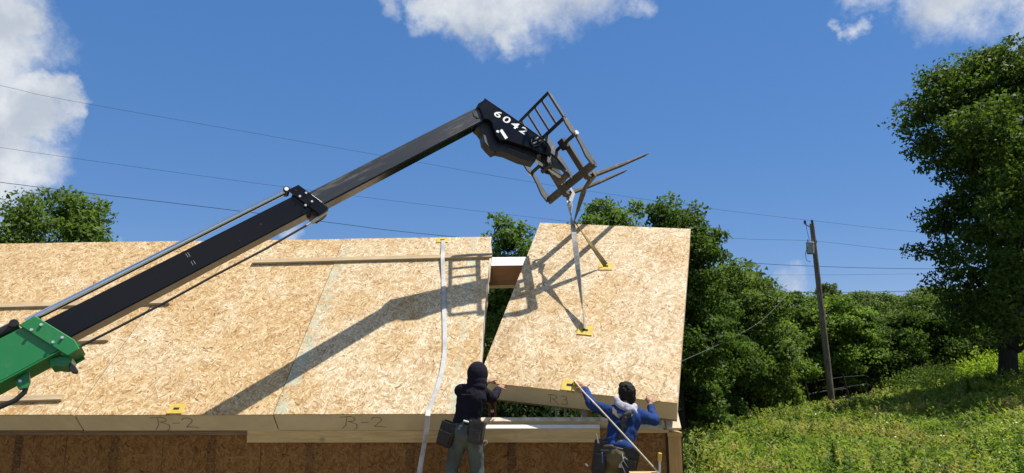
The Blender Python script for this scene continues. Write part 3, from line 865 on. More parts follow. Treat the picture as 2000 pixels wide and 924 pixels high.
for i in range(7):
    a_ = (i/6-.5)*(CW-.05)
    MB().bar(cp(a_, CH1+.02), cp(a_, CH1+CH2-.015), .034, .022 if 0 < i < 6 else .045, up=CN).build('backrest_bar', M['grey_frame'], tele, bevel=.002)
# middle brackets between the head and the carriage
for a_ in (-.085, .085):
    prof = [(.02, .03), (.1, .1), (.22, .15), (.30, .30), (.42, .34), (.55, .20), (.70, .13), (.84, .04), (.84, -.01), (.5, .0), (.02, -.02)]
    MB().prism([cp(a_, b, -n) for b, n in prof], CA*.022).build('carriage_bracket', M['grey_frame'] if a_ > 0 else M['black_flat'], tele, bevel=.003)
MB().cyl(cp(-.12, .36, -.29), cp(.13, .36, -.29), .035, n=12).build('head_pin', M['black_flat'], tele, smooth=True)
MB().cyl(cp(-.11, .12, -.10), cp(.12, .12, -.10), .050, n=12).build('tilt_pin', M['steel_brown'], tele, smooth=True)
ra, rb = bpx(1043, 311, .02), cp(0, .12, -.10)
MB().cyl(ra, rb, .026, n=12).build('tilt_rod', M['galv'], tele, smooth=True)
MB().cyl(bpx(990, 291, .02), ra, .045, n=12).build('tilt_barrel', M['black_flat'], tele, smooth=True)
MB().tube([bpx(1060, 276, .15), cp(.10, .62, -.22), cp(.12, .40, -.12), cp(.1, .2, -.06)], .013, 6).build('hose', M['rubber'], tele, smooth=True)
MB().bar(bpx(1066, 288, 0), cp(0, .36, -.27), .16, .11, up=Q).build('head_link', M['black_flat'], tele, bevel=.01)
FORK_L = 1.80
forkA = []
for a_ in (.275, -.255):
    prof = [(.60, .02), (.60, .07), (.50, .085), (.06, .085), (-.045, .10), (-.06, FORK_L*.5), (-.045, FORK_L), (-.055, FORK_L), (-.105, FORK_L*.5), (-.115, .08), (-.10, .045), (-.06, .03)]
    MB().prism([cp(a_-.05, b, n) for b, n in [(.585, .0), (.60, .07), (.50, .082), (.06, .082), (-.05, .11), (-.052, FORK_L*.55), (-.048, FORK_L), (-.062, FORK_L), (-.095, FORK_L*.55), (-.105, .10), (-.085, .045), (.0, .032), (.45, .032)]], CA*.10).build('fork', M['steel_brown'], tele, bevel=.006)
    MB().bar(cp(a_, .46, .0), cp(a_, .62, .0), .12, .09, up=CN).build('fork_hook', M['black_flat'], tele, bevel=.008)
# machine below, mostly out of the picture
def chassis():
    fwd = unit((D[0], D[1], 0)); lat = unit((D[1], -D[0], 0)); up = np.array([0, 0, 1.0])
    ax = np.array([fwd, lat, up]); o = V3((base[0], base[1], G))
    P = lambda a, b, c: o + fwd*a + lat*b + up*c
    for (a, b) in ((-1.7, -.95), (-1.7, .95), (.8, -.95), (.8, .95)):
        s_ = 1 if b > 0 else -1
        wh = MB().cyl(P(a, b-s_*.18, .56), P(a, b+s_*.18, .56), .56, n=28).build('wheel', M['tyre'], tele, bevel=.05, smooth=True)
        MB().cyl(P(a, b+s_*.17, .56), P(a, b+s_*.20, .56), .30, n=20).build('rim', M['green'], wh, bevel=.01, smooth=True)
    MB().box(P(-.45, 0, .62), (3.7, 1.0, .45), ax).build('chassis', M['black_flat'], tele, bevel=.05)
    MB().box(P(-.9, .78, .95), (2.2, .62, .5), ax).build('engine_cover', M['green'], tele, bevel=.06)
    MB().prism([P(-1.5, -.45, .8), P(-.1, -.45, .8), P(.1, -.45, 1.2), P(-.4, -.45, 1.9), P(-1.5, -.45, 1.9)], lat*-.75).build('cab', M['black_flat'], tele, bevel=.05)
chassis()

# ------------------------------------------------------------------ slings
def strap_pts(a, b, n, sag=0.0, side=(0, 0, 0)):
    a, b = V3(a), V3(b)
    return [a+(b-a)*i/n - np.array([0, 0, sag*4*(i/n)*(1-i/n)]) + V3(side)*4*(i/n)*(1-i/n) for i in range(n+1)]
def twist_dirs(pts, a0, a1):
    m = len(pts); out = []
    for i, p in enumerate(pts):
        z = unit(V3(pts[min(i+1, m-1)])-V3(pts[max(i-1, 0)])); x, y, _ = basis(z, (0, 1, 0))
        t = a0+(a1-a0)*i/(m-1); out.append(x*math.cos(t)+y*math.sin(t))
    return out
J = at(1119, 440, 9.95)
fA = cp(-.255, -.02, .16); fB = cp(.275, -.02, .16)
def sling(name, top, junction, plate, mat, label, tw, two=False):
    t = thing(name, plate, label, 'strap', 'slings from the forks')
    lp = MB()                                     # loop over the fork
    around = [top+CA*0+CV*.05, top+CA*.065+CV*.045, top+CA*.07-CV*.09, junction*.35+top*.65+CA*.02]
    around2 = [top+CV*.05, top-CA*.065+CV*.045, top-CA*.07-CV*.09, junction*.35+top*.65-CA*.015]
    for ar in (around, around2): lp.strap(ar, .06, .008, [CN]*4)
    lp.build('loop', mat, t, smooth=False)
    p1 = strap_pts(junction*.35+top*.65, junction, 10); MB().strap(p1, .080, .010, twist_dirs(p1, .2, tw*.5)).build('upper_webbing', mat, t)
    p2 = strap_pts(junction, plate, 22, 0); MB().strap(p2, .078, .010, twist_dirs(p2, tw*.5, tw)).build('lower_webbing', mat, t)
sling('lifting_sling', fA, J, hw(1143, 645, .02), M['web_grey'], 'grey twisted sling reaching the middle yellow plate of the hoisted panel', 5.2)
sling('lifting_sling', fB, J+np.array([.02, -.03, .05]), hw(1183, 520, .02), M['web_yellow'], 'dark yellowish sling reaching the upper yellow plate of the hoisted panel', 3.0)
# white strap lying down the fixed roof and hanging over the eave
px = [(866, 471), (865, 490), (866, 540), (867.5, 600), (869, 650), (869, 690), (864, 725), (856, 755), (847, 780), (840, 797), (837, 804)]
pts = [on_plane(a, b, P0, N0)+N0*(.055 if 503 < b < 520 else .018) for a, b in px]
pts.insert(2, on_plane(865.3, 509, P0, N0)+N0*.056)
hang = [at(835.5, 812, 8.15), at(833, 840, 8.19), at(829, 865, 8.22), at(824, 893, 8.20), at(819, 924, 8.18), at(815, 970, 8.2), at(818, 1030, 8.2)]
dirs = [XA]*(len(pts)) + [unit((1, .2, 0)), unit((1, -.3, 0)), unit((.9, .5, 0)), unit((1, -.2, 0)), XA, XA, XA]
mb = MB(); mb.strap(pts+hang, .058, .006, dirs)
mb.build_top('lifting_strap', M['web_white'], pts[-1], 'long white strap lying down the fixed roof and hanging past the eave', 'strap')
# tag line
a = hw(1121, 746, .03)
key = [a, at(1142, 768, 7.86), at(1170, 797, 7.40), at(1207, 837, 7.22), at(1245, 878, 7.12), at(1284, 921, 7.06), at(1290, 950, 7.05)]
pts = []
for k0, k1 in zip(key[:-1], key[1:]):
    pts += [k0+(k1-k0)*i/4 for i in range(4)]
pts.append(key[-1])
MB().tube(pts, .0085, 6).build_top('tag_rope', M['rope'], a, 'cream rope running from the lower yellow plate past the worker in blue', 'rope', smooth=True)
# ------------------------------------------------------------------ vegetation
def quads_mesh(name, vs, rnd, mats, mi=None):
    """vs: (N,4,3) quads; rnd: (N,) per-face random"""
    n = len(vs)
    me = bpy.data.meshes.new(name)
    me.vertices.add(n*4); me.loops.add(n*4); me.polygons.add(n)
    me.vertices.foreach_set('co', np.ascontiguousarray(vs, np.float32).ravel())
    me.loops.foreach_set('vertex_index', np.arange(n*4, dtype=np.int32))
    me.polygons.foreach_set('loop_start', np.arange(n, dtype=np.int32)*4)
    if mi is not None: me.polygons.foreach_set('material_index', mi.astype(np.int32))
    at_ = me.attributes.new('rnd', 'FLOAT', 'FACE'); at_.data.foreach_set('value', rnd.astype(np.float32))
    for m in mats: me.materials.append(m)
    me.update(calc_edges=True)
    return me
def nrm(a): return a/np.maximum(np.linalg.norm(a, axis=-1, keepdims=True), 1e-9)
def leaf_quads(rng, pos, direc, length, width, fold=.25, nhint=None):
    """pointed leaves: base, side, tip, side"""
    n = len(pos)
    direc = nrm(direc)
    if nhint is None: nhint = np.array([0, 0, 1.0])+rng.normal(size=(n, 3))*.55
    side = nrm(np.cross(direc, nhint))
    up = np.cross(side, direc)
    L = length[:, None]; W = width[:, None]
    b = pos; t = pos + direc*L - up*L*.12
    m = pos + direc*L*.45
    return np.stack([b, m+side*W*.5+up*W*fold, t, m-side*W*.5+up*W*fold], 1)
M['leaf_oak'] = mat_leaf('leaf_dark_green', (0.028, 0.055, 0.012), (0.07, 0.118, 0.022), (0.125, 0.175, 0.04))
M['leaf_mid'] = mat_leaf('leaf_mid_green', (0.042, 0.082, 0.018), (0.108, 0.172, 0.038), (0.19, 0.245, 0.075))
M['leaf_light'] = mat_leaf('leaf_fresh_green', (0.06, 0.115, 0.022), (0.15, 0.225, 0.045), (0.25, 0.31, 0.09))
M['leaf_bright'] = mat_leaf('leaf_yellow_green', (0.16, 0.24, 0.025), (0.27, 0.37, 0.04), (0.34, 0.42, 0.08), trans=.45)
M['leaf_far'] = mat_leaf('leaf_far_haze', (0.055, 0.09, 0.032), (0.12, 0.175, 0.058), (0.19, 0.24, 0.1))  # aerial haze painted into the leaf colour, paler and bluer
M['leaf_shade'] = mat_leaf('leaf_painted_shade', (.014, .028, .008), (.030, .055, .012), (.075, .11, .03), trans=.25)  # shade behind the open bay painted into the leaf colour
M['bark'] = mat_bark('bark_grey', (.11, .09, .07))
M['bark_dark'] = mat_bark('bark_dark', (.055, .045, .035))

def make_tree(rng, H, crown_base, radius, n_clump, n_leaf, leaf, trunk_r, lobes=14, top_bias=1.0, droop=.25, stems=1, shape=1.0, low_open=.0):
    """returns (crown quads, rnd, trunk MB) for a tree of height H rooted at the origin"""
    n_clump, n_leaf = int(n_clump*.46), int(n_leaf*2.7)
    ch = H-crown_base
    L = [(np.array([0, 0, crown_base+ch*.52]), np.array([radius*.78, radius*.78, ch*.50]))]
    for i in range(lobes):
        a = 2*math.pi*(i+rng.random()*.7)/lobes*2.4; t = (i+.5)/lobes
        z = crown_base + ch*(.10+.80*t)
        prof = math.sin(math.pi*min(1, max(.06, (.16+.84*t)))**shape)**.6
        rr = radius*prof*(.55+.25*rng.random())
        s = radius*(.26+.24*rng.random())*(1.0-.25*t)
        L.append((np.array([rr*math.cos(a), rr*math.sin(a), z]), np.array([s, s, s*.82])))
    wts = np.array([l[1][0]*l[1][2] for l in L]); wts[0] *= .45; wts /= wts.sum()
    idx = rng.choice(len(L), n_clump, p=wts)
    C_ = np.array([L[i][0] for i in idx]); R_ = np.array([L[i][1] for i in idx])
    d = nrm(rng.normal(size=(n_clump, 3))); d[:, 2] = np.where(rng.random(n_clump) < .35*top_bias, np.abs(d[:, 2]), d[:, 2])
    r = rng.random(n_clump)**.33*(.90+.14*rng.random(n_clump))
    cl = C_ + d*R_*r[:, None]
    cl[:, :2] += rng.normal(size=(n_clump, 2))*radius*.03
    cl[:, 2] = np.maximum(cl[:, 2], crown_base*.8)
    csz = radius*.12*(.55+.9*rng.random(n_clump)) + leaf*.6
    ci = np.repeat(np.arange(n_clump), n_leaf)
    n = len(ci)
    sh = nrm(rng.normal(size=(n, 3))+np.array([0, 0, .35]))                   # leaves sit on the outside of each bough
    off = sh*(csz[ci]*(.55+.55*rng.random(n)))[:, None]*np.array([1.15, 1.15, .70])
    pos = cl[ci]+off
    nh = sh + np.array([0, 0, .35]) + rng.normal(size=(n, 3))*.45
    dr = rng.normal(size=(n, 3)) + sh*.35 + np.array([0, 0, -droop])
    ln = leaf*(.55+.9*rng.random(n))
    vs = leaf_quads(rng, pos, dr, ln, ln*(.48+.22*rng.random(n)), nhint=nh)
    crn = rng.random(n_clump)
    rnd = np.clip(.42*crn[ci]+.45*rng.random(n)+.12*sh[:, 2], 0, 1)
    # trunk and limbs
    tb = MB()
    for st in range(stems):
        a0 = rng.random()*6.28; lean = 0.0 if stems == 1 else radius*.42
        top = np.array([math.cos(a0+st*2.2)*lean, math.sin(a0+st*2.2)*lean, H*.86])
        pts, rs = [], []
        for i in range(9):
            t = i/8
            w = np.array([math.sin(t*5+a0), math.cos(t*4+a0), 0])*radius*.03*t
            pts.append(np.array([0, 0, -.3])*(1-t) + top*np.array([t**1.5, t**1.5, t]) + w)
            rs.append(trunk_r*(1.25-.35*min(1, t*6) if t < .17 else .92*(1-t)**.8+.05)*(1.0 if stems == 1 else .78))
        tb.tube(pts, rs, 9)
        nb = 16 if stems == 1 else 11
        for k in range(nb):
            t = .22+.7*(k+rng.random()*.6)/nb
            i = min(7, int(t*8)); f = t*8-i
            p0 = pts[i]*(1-f)+pts[i+1]*f
            j = rng.integers(n_clump)
            cand = cl[rng.integers(n_clump, size=14)]
            sc = np.abs(cand[:, 2]-(p0[2]+ch*.12)) + rng.random(14)*radius*.2
            tgt = cand[np.argmin(sc)]
            mid = p0*.5+tgt*.5 + np.array([0, 0, np.linalg.norm(tgt-p0)*.10]) + rng.normal(size=3)*radius*.03
            r0 = trunk_r*(.52*(1-t)+.10)
            tb.tube([p0, p0*.72+mid*.28, mid, mid*.45+tgt*.55, tgt], [r0, r0*.8, r0*.55, r0*.35, r0*.12], 6)
            for e in range(2):
                tg2 = cl[np.argsort(((cl-mid)**2).sum(1)+rng.random(n_clump)*radius*.6)[1+e]]
                tb.tube([mid, (mid+tg2)/2+np.array([0, 0, .05]), tg2], [r0*.4, r0*.25, r0*.08], 5)
    return vs, rnd, tb
def plant_tree(name, label, base_, H, crown_base, radius, n_clump, n_leaf, leaf, trunk_r, mat, seed, group, cat='tree', bark='bark', rotz=0, **kw):
    rng = np.random.default_rng(seed)
    vs, rnd, tb = make_tree(rng, H, crown_base, radius, n_clump, n_leaf, leaf, trunk_r, **kw)
    t = thing(name, base_, label, cat, group)
    link_mesh('crown', quads_mesh('crown', vs, rnd, [M[mat]]), None, t)
    tb.build('trunk', M[bark], t, smooth=True, local=True)
    return t
def copy_tree(src, base_, label, scale, rz, group):
    o = src.copy(); COL.objects.link(o)
    o.location = [float(v) for v in base_]; o.rotation_euler = (0, 0, rz); o.scale = scale
    tag(o, label, src['category'], group)
    for ch in src.children:
        c = ch.copy(); COL.objects.link(c); c.parent = o
    return o
def base_at(px, Y, py=None):
    """ground point in the photo column px at depth Y"""
    x = at(px, 700, Y)[0]
    return np.array([x, Y, float(ground_z(x, Y)[0])])
def h_for(px, py, Y, b): return at(px, py, Y)[2]-b[2]

G1 = 'trees standing close behind the house'
G2 = 'trees along the meadow edge'
G3 = 'trees on the far hillside'
def T(name, label, px, Y, top, rad, mat, seed, group, ncl, nl, leaf, cb=.18, tr=.16, bark='bark_dark', **kw):
    b = base_at(px, Y); H = h_for(px, top, Y, b)
    return plant_tree(name, label, b, H, H*cb, rad, ncl, nl, leaf, tr, mat, seed, group, bark=bark, **kw)
T('broadleaf_tree', 'leafy tree crown showing above the roof ridge at the left edge', 62, 22, 362, 2.9, 'leaf_mid', 11, G1, 620, 34, .15, cb=.35)
T('broadleaf_tree', 'slim tree seen in the gap between fixed roof and hoisted panel', 1003, 20, 418, 1.55, 'leaf_mid', 12, G1, 620, 34, .13, cb=.10, shape=.9)
T('broadleaf_tree', 'light green tree top peeking over the hoisted panel beside the slings', 1200, 25, 366, 2.4, 'leaf_mid', 13, G1, 700, 34, .15, cb=.1)
T('broadleaf_tree', 'tall dark tree rising beside the right edge of the hoisted panel', 1325, 24, 372, 2.15, 'leaf_oak', 14, G1, 1150, 36, .14, cb=.04, shape=.8, lobes=20)
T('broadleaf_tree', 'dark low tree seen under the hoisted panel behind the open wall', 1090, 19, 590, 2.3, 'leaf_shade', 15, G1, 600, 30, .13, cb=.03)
T('broadleaf_tree', 'shaded tree filling the strip between gable and meadow', 1372, 28.5, 560, 2.3, 'leaf_oak', 16, G1, 700, 34, .14, cb=.03)
T('broadleaf_tree', 'rounded green tree between the dark tall tree and the utility pole', 1452, 33, 522, 3.1, 'leaf_mid', 17, G2, 1050, 34, .16, cb=.05, lobes=17)
T('broadleaf_tree', 'smaller leafy tree left of the pole foot with pale leaf tips', 1502, 37, 602, 2.0, 'leaf_light', 18, G2, 650, 34, .16, cb=.05)
T('broadleaf_tree', 'fresh green round tree directly behind the utility pole', 1580, 45, 566, 2.9, 'leaf_mid', 19, G2, 850, 34, .18, cb=.08, lobes=17)
T('broadleaf_tree', 'bright conical tree just right of the utility pole', 1648, 42, 580, 2.5, 'leaf_light', 20, G2, 850, 34, .18, cb=.06, shape=.75)
T('broadleaf_tree', 'low spreading tree beyond the wire fence right of the pole', 1735, 43, 640, 2.9, 'leaf_oak', 21, G2, 700, 34, .18, cb=.05)
T('broadleaf_tree', 'shadowed tree just left of the giant maple', 1822, 44, 585, 3.2, 'leaf_oak', 22, G2, 800, 34, .18, cb=.06)
T('broadleaf_tree', 'dark understorey tree behind the trunk of the giant maple', 1905, 46, 590, 3.0, 'leaf_oak', 23, G2, 700, 32, .18, cb=.1)
src = T('broadleaf_tree', 'tree at the forest edge past the right side of the giant maple', 2075, 48, 560, 3.6, 'leaf_mid', 24, G2, 800, 34, .19, cb=.08)
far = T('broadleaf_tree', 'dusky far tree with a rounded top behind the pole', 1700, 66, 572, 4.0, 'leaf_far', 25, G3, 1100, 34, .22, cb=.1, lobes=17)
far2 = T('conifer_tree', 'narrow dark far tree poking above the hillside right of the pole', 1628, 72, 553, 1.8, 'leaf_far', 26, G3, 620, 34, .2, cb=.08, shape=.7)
def F(s, px, Y, top, label, wide=1.0):
    b = base_at(px, Y); H0 = max(v.co.z for v in [c for c in s.children if c.name.startswith('crown')][0].data.vertices)
    k = h_for(px, top, Y, b)/H0
    copy_tree(s, b, label, (k*wide, k*wide, k), random.uniform(0, 6.28), G3)
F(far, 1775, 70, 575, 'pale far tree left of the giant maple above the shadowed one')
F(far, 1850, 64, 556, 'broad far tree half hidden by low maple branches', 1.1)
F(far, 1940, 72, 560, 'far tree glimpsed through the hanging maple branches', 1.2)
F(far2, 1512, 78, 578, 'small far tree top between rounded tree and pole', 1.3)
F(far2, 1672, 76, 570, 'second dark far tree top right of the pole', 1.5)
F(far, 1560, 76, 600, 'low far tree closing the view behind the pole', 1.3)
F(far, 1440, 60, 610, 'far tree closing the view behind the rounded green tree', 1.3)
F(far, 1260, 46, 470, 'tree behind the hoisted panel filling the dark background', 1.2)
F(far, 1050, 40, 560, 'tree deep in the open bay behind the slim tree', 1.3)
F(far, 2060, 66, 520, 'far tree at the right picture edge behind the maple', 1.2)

# the big maple at the right edge: several heavy limbs, low hanging skirt
def maple():
    b = base_at(1972, 30)
    rng = np.random.default_rng(5)
    H = h_for(1990, 98, 30, b)
    t = thing('maple_tree', b, 'giant dark maple with thick trunk at the right edge of the meadow', 'tree', None)
    lob = []
    # lobes given where they stand: photo column/row at the trunk's depth, plus depth offset, radius
    for (px, py, dy, r) in [(1900, 185, 0, 2.0), (1960, 165, .8, 2.2), (1990, 150, -1, 2.0), (1850, 205, 0, 1.5), (1798, 215, .3, 1.05), (1775, 245, -.2, .7), (1835, 160, -.3, .9), (1870, 145, .5, .9), (1930, 125, .2, .9),
                            (1905, 265, -1.6, 1.6), (1850, 275, .8, 1.3), (1810, 290, -.3, .8), (1835, 335, .2, .8), (1880, 330, .6, 1.2), (1960, 260, -2.2, 1.7), (2040, 230, 0, 2.4), (2010, 300, 1.8, 1.8), (1950, 330, 2.2, 1.5),
                            (1930, 375, -1.4, 1.1), (1985, 385, -2.6, 1.4), (1875, 405, -.2, .9), (1840, 430, .4, .8), (1815, 415, -.5, .5), (1920, 440, 1.4, 1.1), (1975, 470, .4, 1.0), (1880, 475, -1.2, .9), (1835, 495, -.4, .8), (1795, 500, .1, .55),
                            (1915, 510, -2.4, 1.0), (1960, 540, -1.2, 1.0), (1870, 545, .6, .9), (1905, 575, -.8, 1.0), (1845, 555, -.9, .7), (1985, 590, 1.4, 1.3), (1940, 605, .2, 1.0), (1890, 615, -1.4, .8), (1975, 630, -2.4, 1.0), (1925, 640, -1.0, .75), (1865, 600, 1.2, .8),
                            (2060, 400, .5, 2.0), (2070, 520, -.5, 1.9), (2060, 620, .5, 1.7), (2160, 300, 0, 2.6), (2150, 480, .5, 2.4), (1940, 250, -3.6, 1.4), (2000, 400, -4.2, 1.6), (1970, 260, 3.6, 1.6), (2020, 470, 3.6, 1.6), (2060, 330, -4, 2.0), (1985, 540, -3.8, 1.0)]:
        lob.append((at(px, py, 30+dy)-b, r))
    w = np.array([r**2.1 for _, r in lob]); w /= w.sum()
    nc = 1350
    idx = rng.choice(len(lob), nc, p=w)
    d = nrm(rng.normal(size=(nc, 3))); r = rng.random(nc)**.42
    cl = np.array([lob[i][0] for i in idx]) + d*(np.array([lob[i][1] for i in idx])*r)[:, None]*np.array([1, 1, .85])
    nl = 62
    ci = np.repeat(np.arange(nc), nl); n = len(ci)
    sh = nrm(rng.normal(size=(n, 3))+np.array([0, 0, .3]))
    off = sh*((.30+.34*rng.random(nc))[ci]*(.5+.6*rng.random(n)))[:, None]*np.array([1.2, 1.2, .62])
    pos = cl[ci]+off
    nh = sh + np.array([0, 0, .3]) + rng.normal(size=(n, 3))*.5
    dr = rng.normal(size=(n, 3)) + sh*.4 + np.array([0, 0, -.35])
    ln = .17*(.55+.9*rng.random(n))
    vs = leaf_quads(rng, pos, dr, ln, ln*(.5+.2*rng.random(n)), nhint=nh)
    rnd = np.clip(.5*rng.random(nc)[ci]+.5*rng.random(n), 0, 1)
    link_mesh('crown', quads_mesh('crown', vs, rnd, [M['leaf_oak']]), None, t)
    tb = MB()
    def limb(pts, rs, n_=10): tb.tube([V3(p) for p in pts], rs, n_)
    P = lambda px, py, dy=0: at(px, py, 30+dy)-b
    z0 = np.array([0, 0, -.4])
    fork = P(1970, 665)
    limb([z0, P(1970, 742), P(1969, 715), P(1969, 690), fork], [.52, .41, .35, .33, .36], 12)
    limbs = [[fork, P(1957, 600), P(1945, 500, .2), P(1925, 380, .3), P(1900, 260, .2), P(1885, 190)], [fork, P(1985, 600, -.2), P(1995, 480, -.3), P(1990, 330), P(1985, 200), P(1985, 140)],
             [fork, P(2000, 610, .3), P(2035, 500, .5), P(2060, 360, .4), P(2080, 230)], [P(1967, 690), P(1990, 685, -.3), P(2010, 668, -.6), P(2060, 640, -1)],
             [fork, P(1940, 610, -.4), P(1915, 560, -.7), P(1890, 520, -.8), P(1850, 480, -.6)], [P(1950, 540), P(1925, 450, -.5), P(1885, 400, -.6), P(1845, 395, -.5)],
             [P(1925, 380, .3), P(1890, 310), P(1850, 250), P(1800, 225)], [P(1957, 600), P(1930, 590, .5), P(1895, 590, .7), P(1860, 600, .6)]]
    rad = [(.30, .25, .2, .14, .09, .04), (.28, .23, .18, .13, .08, .03), (.27, .2, .15, .1, .05), (.12, .1, .07, .03), (.2, .14, .1, .07, .03), (.13, .1, .06, .03), (.10, .08, .05, .02), (.11, .08, .05, .02)]
    for l, rr in zip(limbs, rad): limb(l, rr, 8)
    for k in range(70):
        l = limbs[k % len(limbs)]; i = 1+rng.integers(len(l)-1); p0 = l[i]
        near = np.argsort(((cl-p0)**2).sum(1)+rng.random(nc)*4)[5]
        tg = cl[near]; mid = (p0+tg)/2+np.array([0, 0, .1])
        tb.tube([p0, mid, tg], [.06, .04, .012], 5)
    tb.build('trunk', M['bark_dark'], t, smooth=True, local=True)
maple()

def bush(label, px, Y, w, h, mat, seed, n=3500, leaf=.12):
    rng = np.random.default_rng(seed)
    b = base_at(px, Y)
    nc = n//25
    d = nrm(rng.normal(size=(nc, 3))); d[:, 2] = np.abs(d[:, 2])
    cl = d*np.array([w, w*.8, h])*(rng.random(nc)**.4)[:, None]
    ci = np.repeat(np.arange(nc), 25); m = len(ci)
    off = rng.normal(size=(m, 3))*.17
    pos = cl[ci]+off
    dr = nrm(off)+np.array([0, 0, .6])+rng.normal(size=(m, 3))*.4
    ln = leaf*(.6+.8*rng.random(m))
    vs = leaf_quads(rng, pos, dr, ln, ln*.45)
    t = thing('bush', b, label, 'bush', 'bushes round the meadow')
    link_mesh('foliage', quads_mesh('foliage', vs, rng.random(m), [M[mat]]), None, t)
    st = MB()
    for k in range(7):
        g = cl[rng.integers(nc)]
        st.tube([(0, 0, -.1), g*np.array([.4, .4, .5]), g], [.03, .02, .008], 5)
    st.build('stem', M['bark'], t, local=True)
bush('sunlit yellow green bush left of the giant maple trunk', 1915, 37, 1.35, 1.9, 'leaf_bright', 31, 5000)
bush('sunlit yellow green bush right of the giant maple trunk', 2000, 37, 1.3, 1.8, 'leaf_bright', 32, 4500)
bush('dark bush at the foot of the tall tree beside the gable', 1352, 27.5, 1.5, 1.3, 'leaf_oak', 33, 4000)
bush('pale leafy bush at the meadow edge left of the pole', 1470, 33, 1.4, 1.2, 'leaf_mid', 34, 4500)
bush('bush in shade near the fence right of the pole', 1770, 40, 1.8, 1.3, 'leaf_mid', 35, 4500)
bush('dark bush under the low branches of the giant maple', 1845, 38, 1.8, 1.6, 'leaf_oak', 36, 5000)
bush('bush with bright leaves seen through the open wall beside the red ladder', 955, 15.5, .8, 1.3, 'leaf_mid', 37, 2600)
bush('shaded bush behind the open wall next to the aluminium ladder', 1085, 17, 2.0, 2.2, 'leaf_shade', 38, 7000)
bush('shaded bush behind the open wall next to the gable', 1230, 18, 1.9, 2.2, 'leaf_shade', 39, 6000)

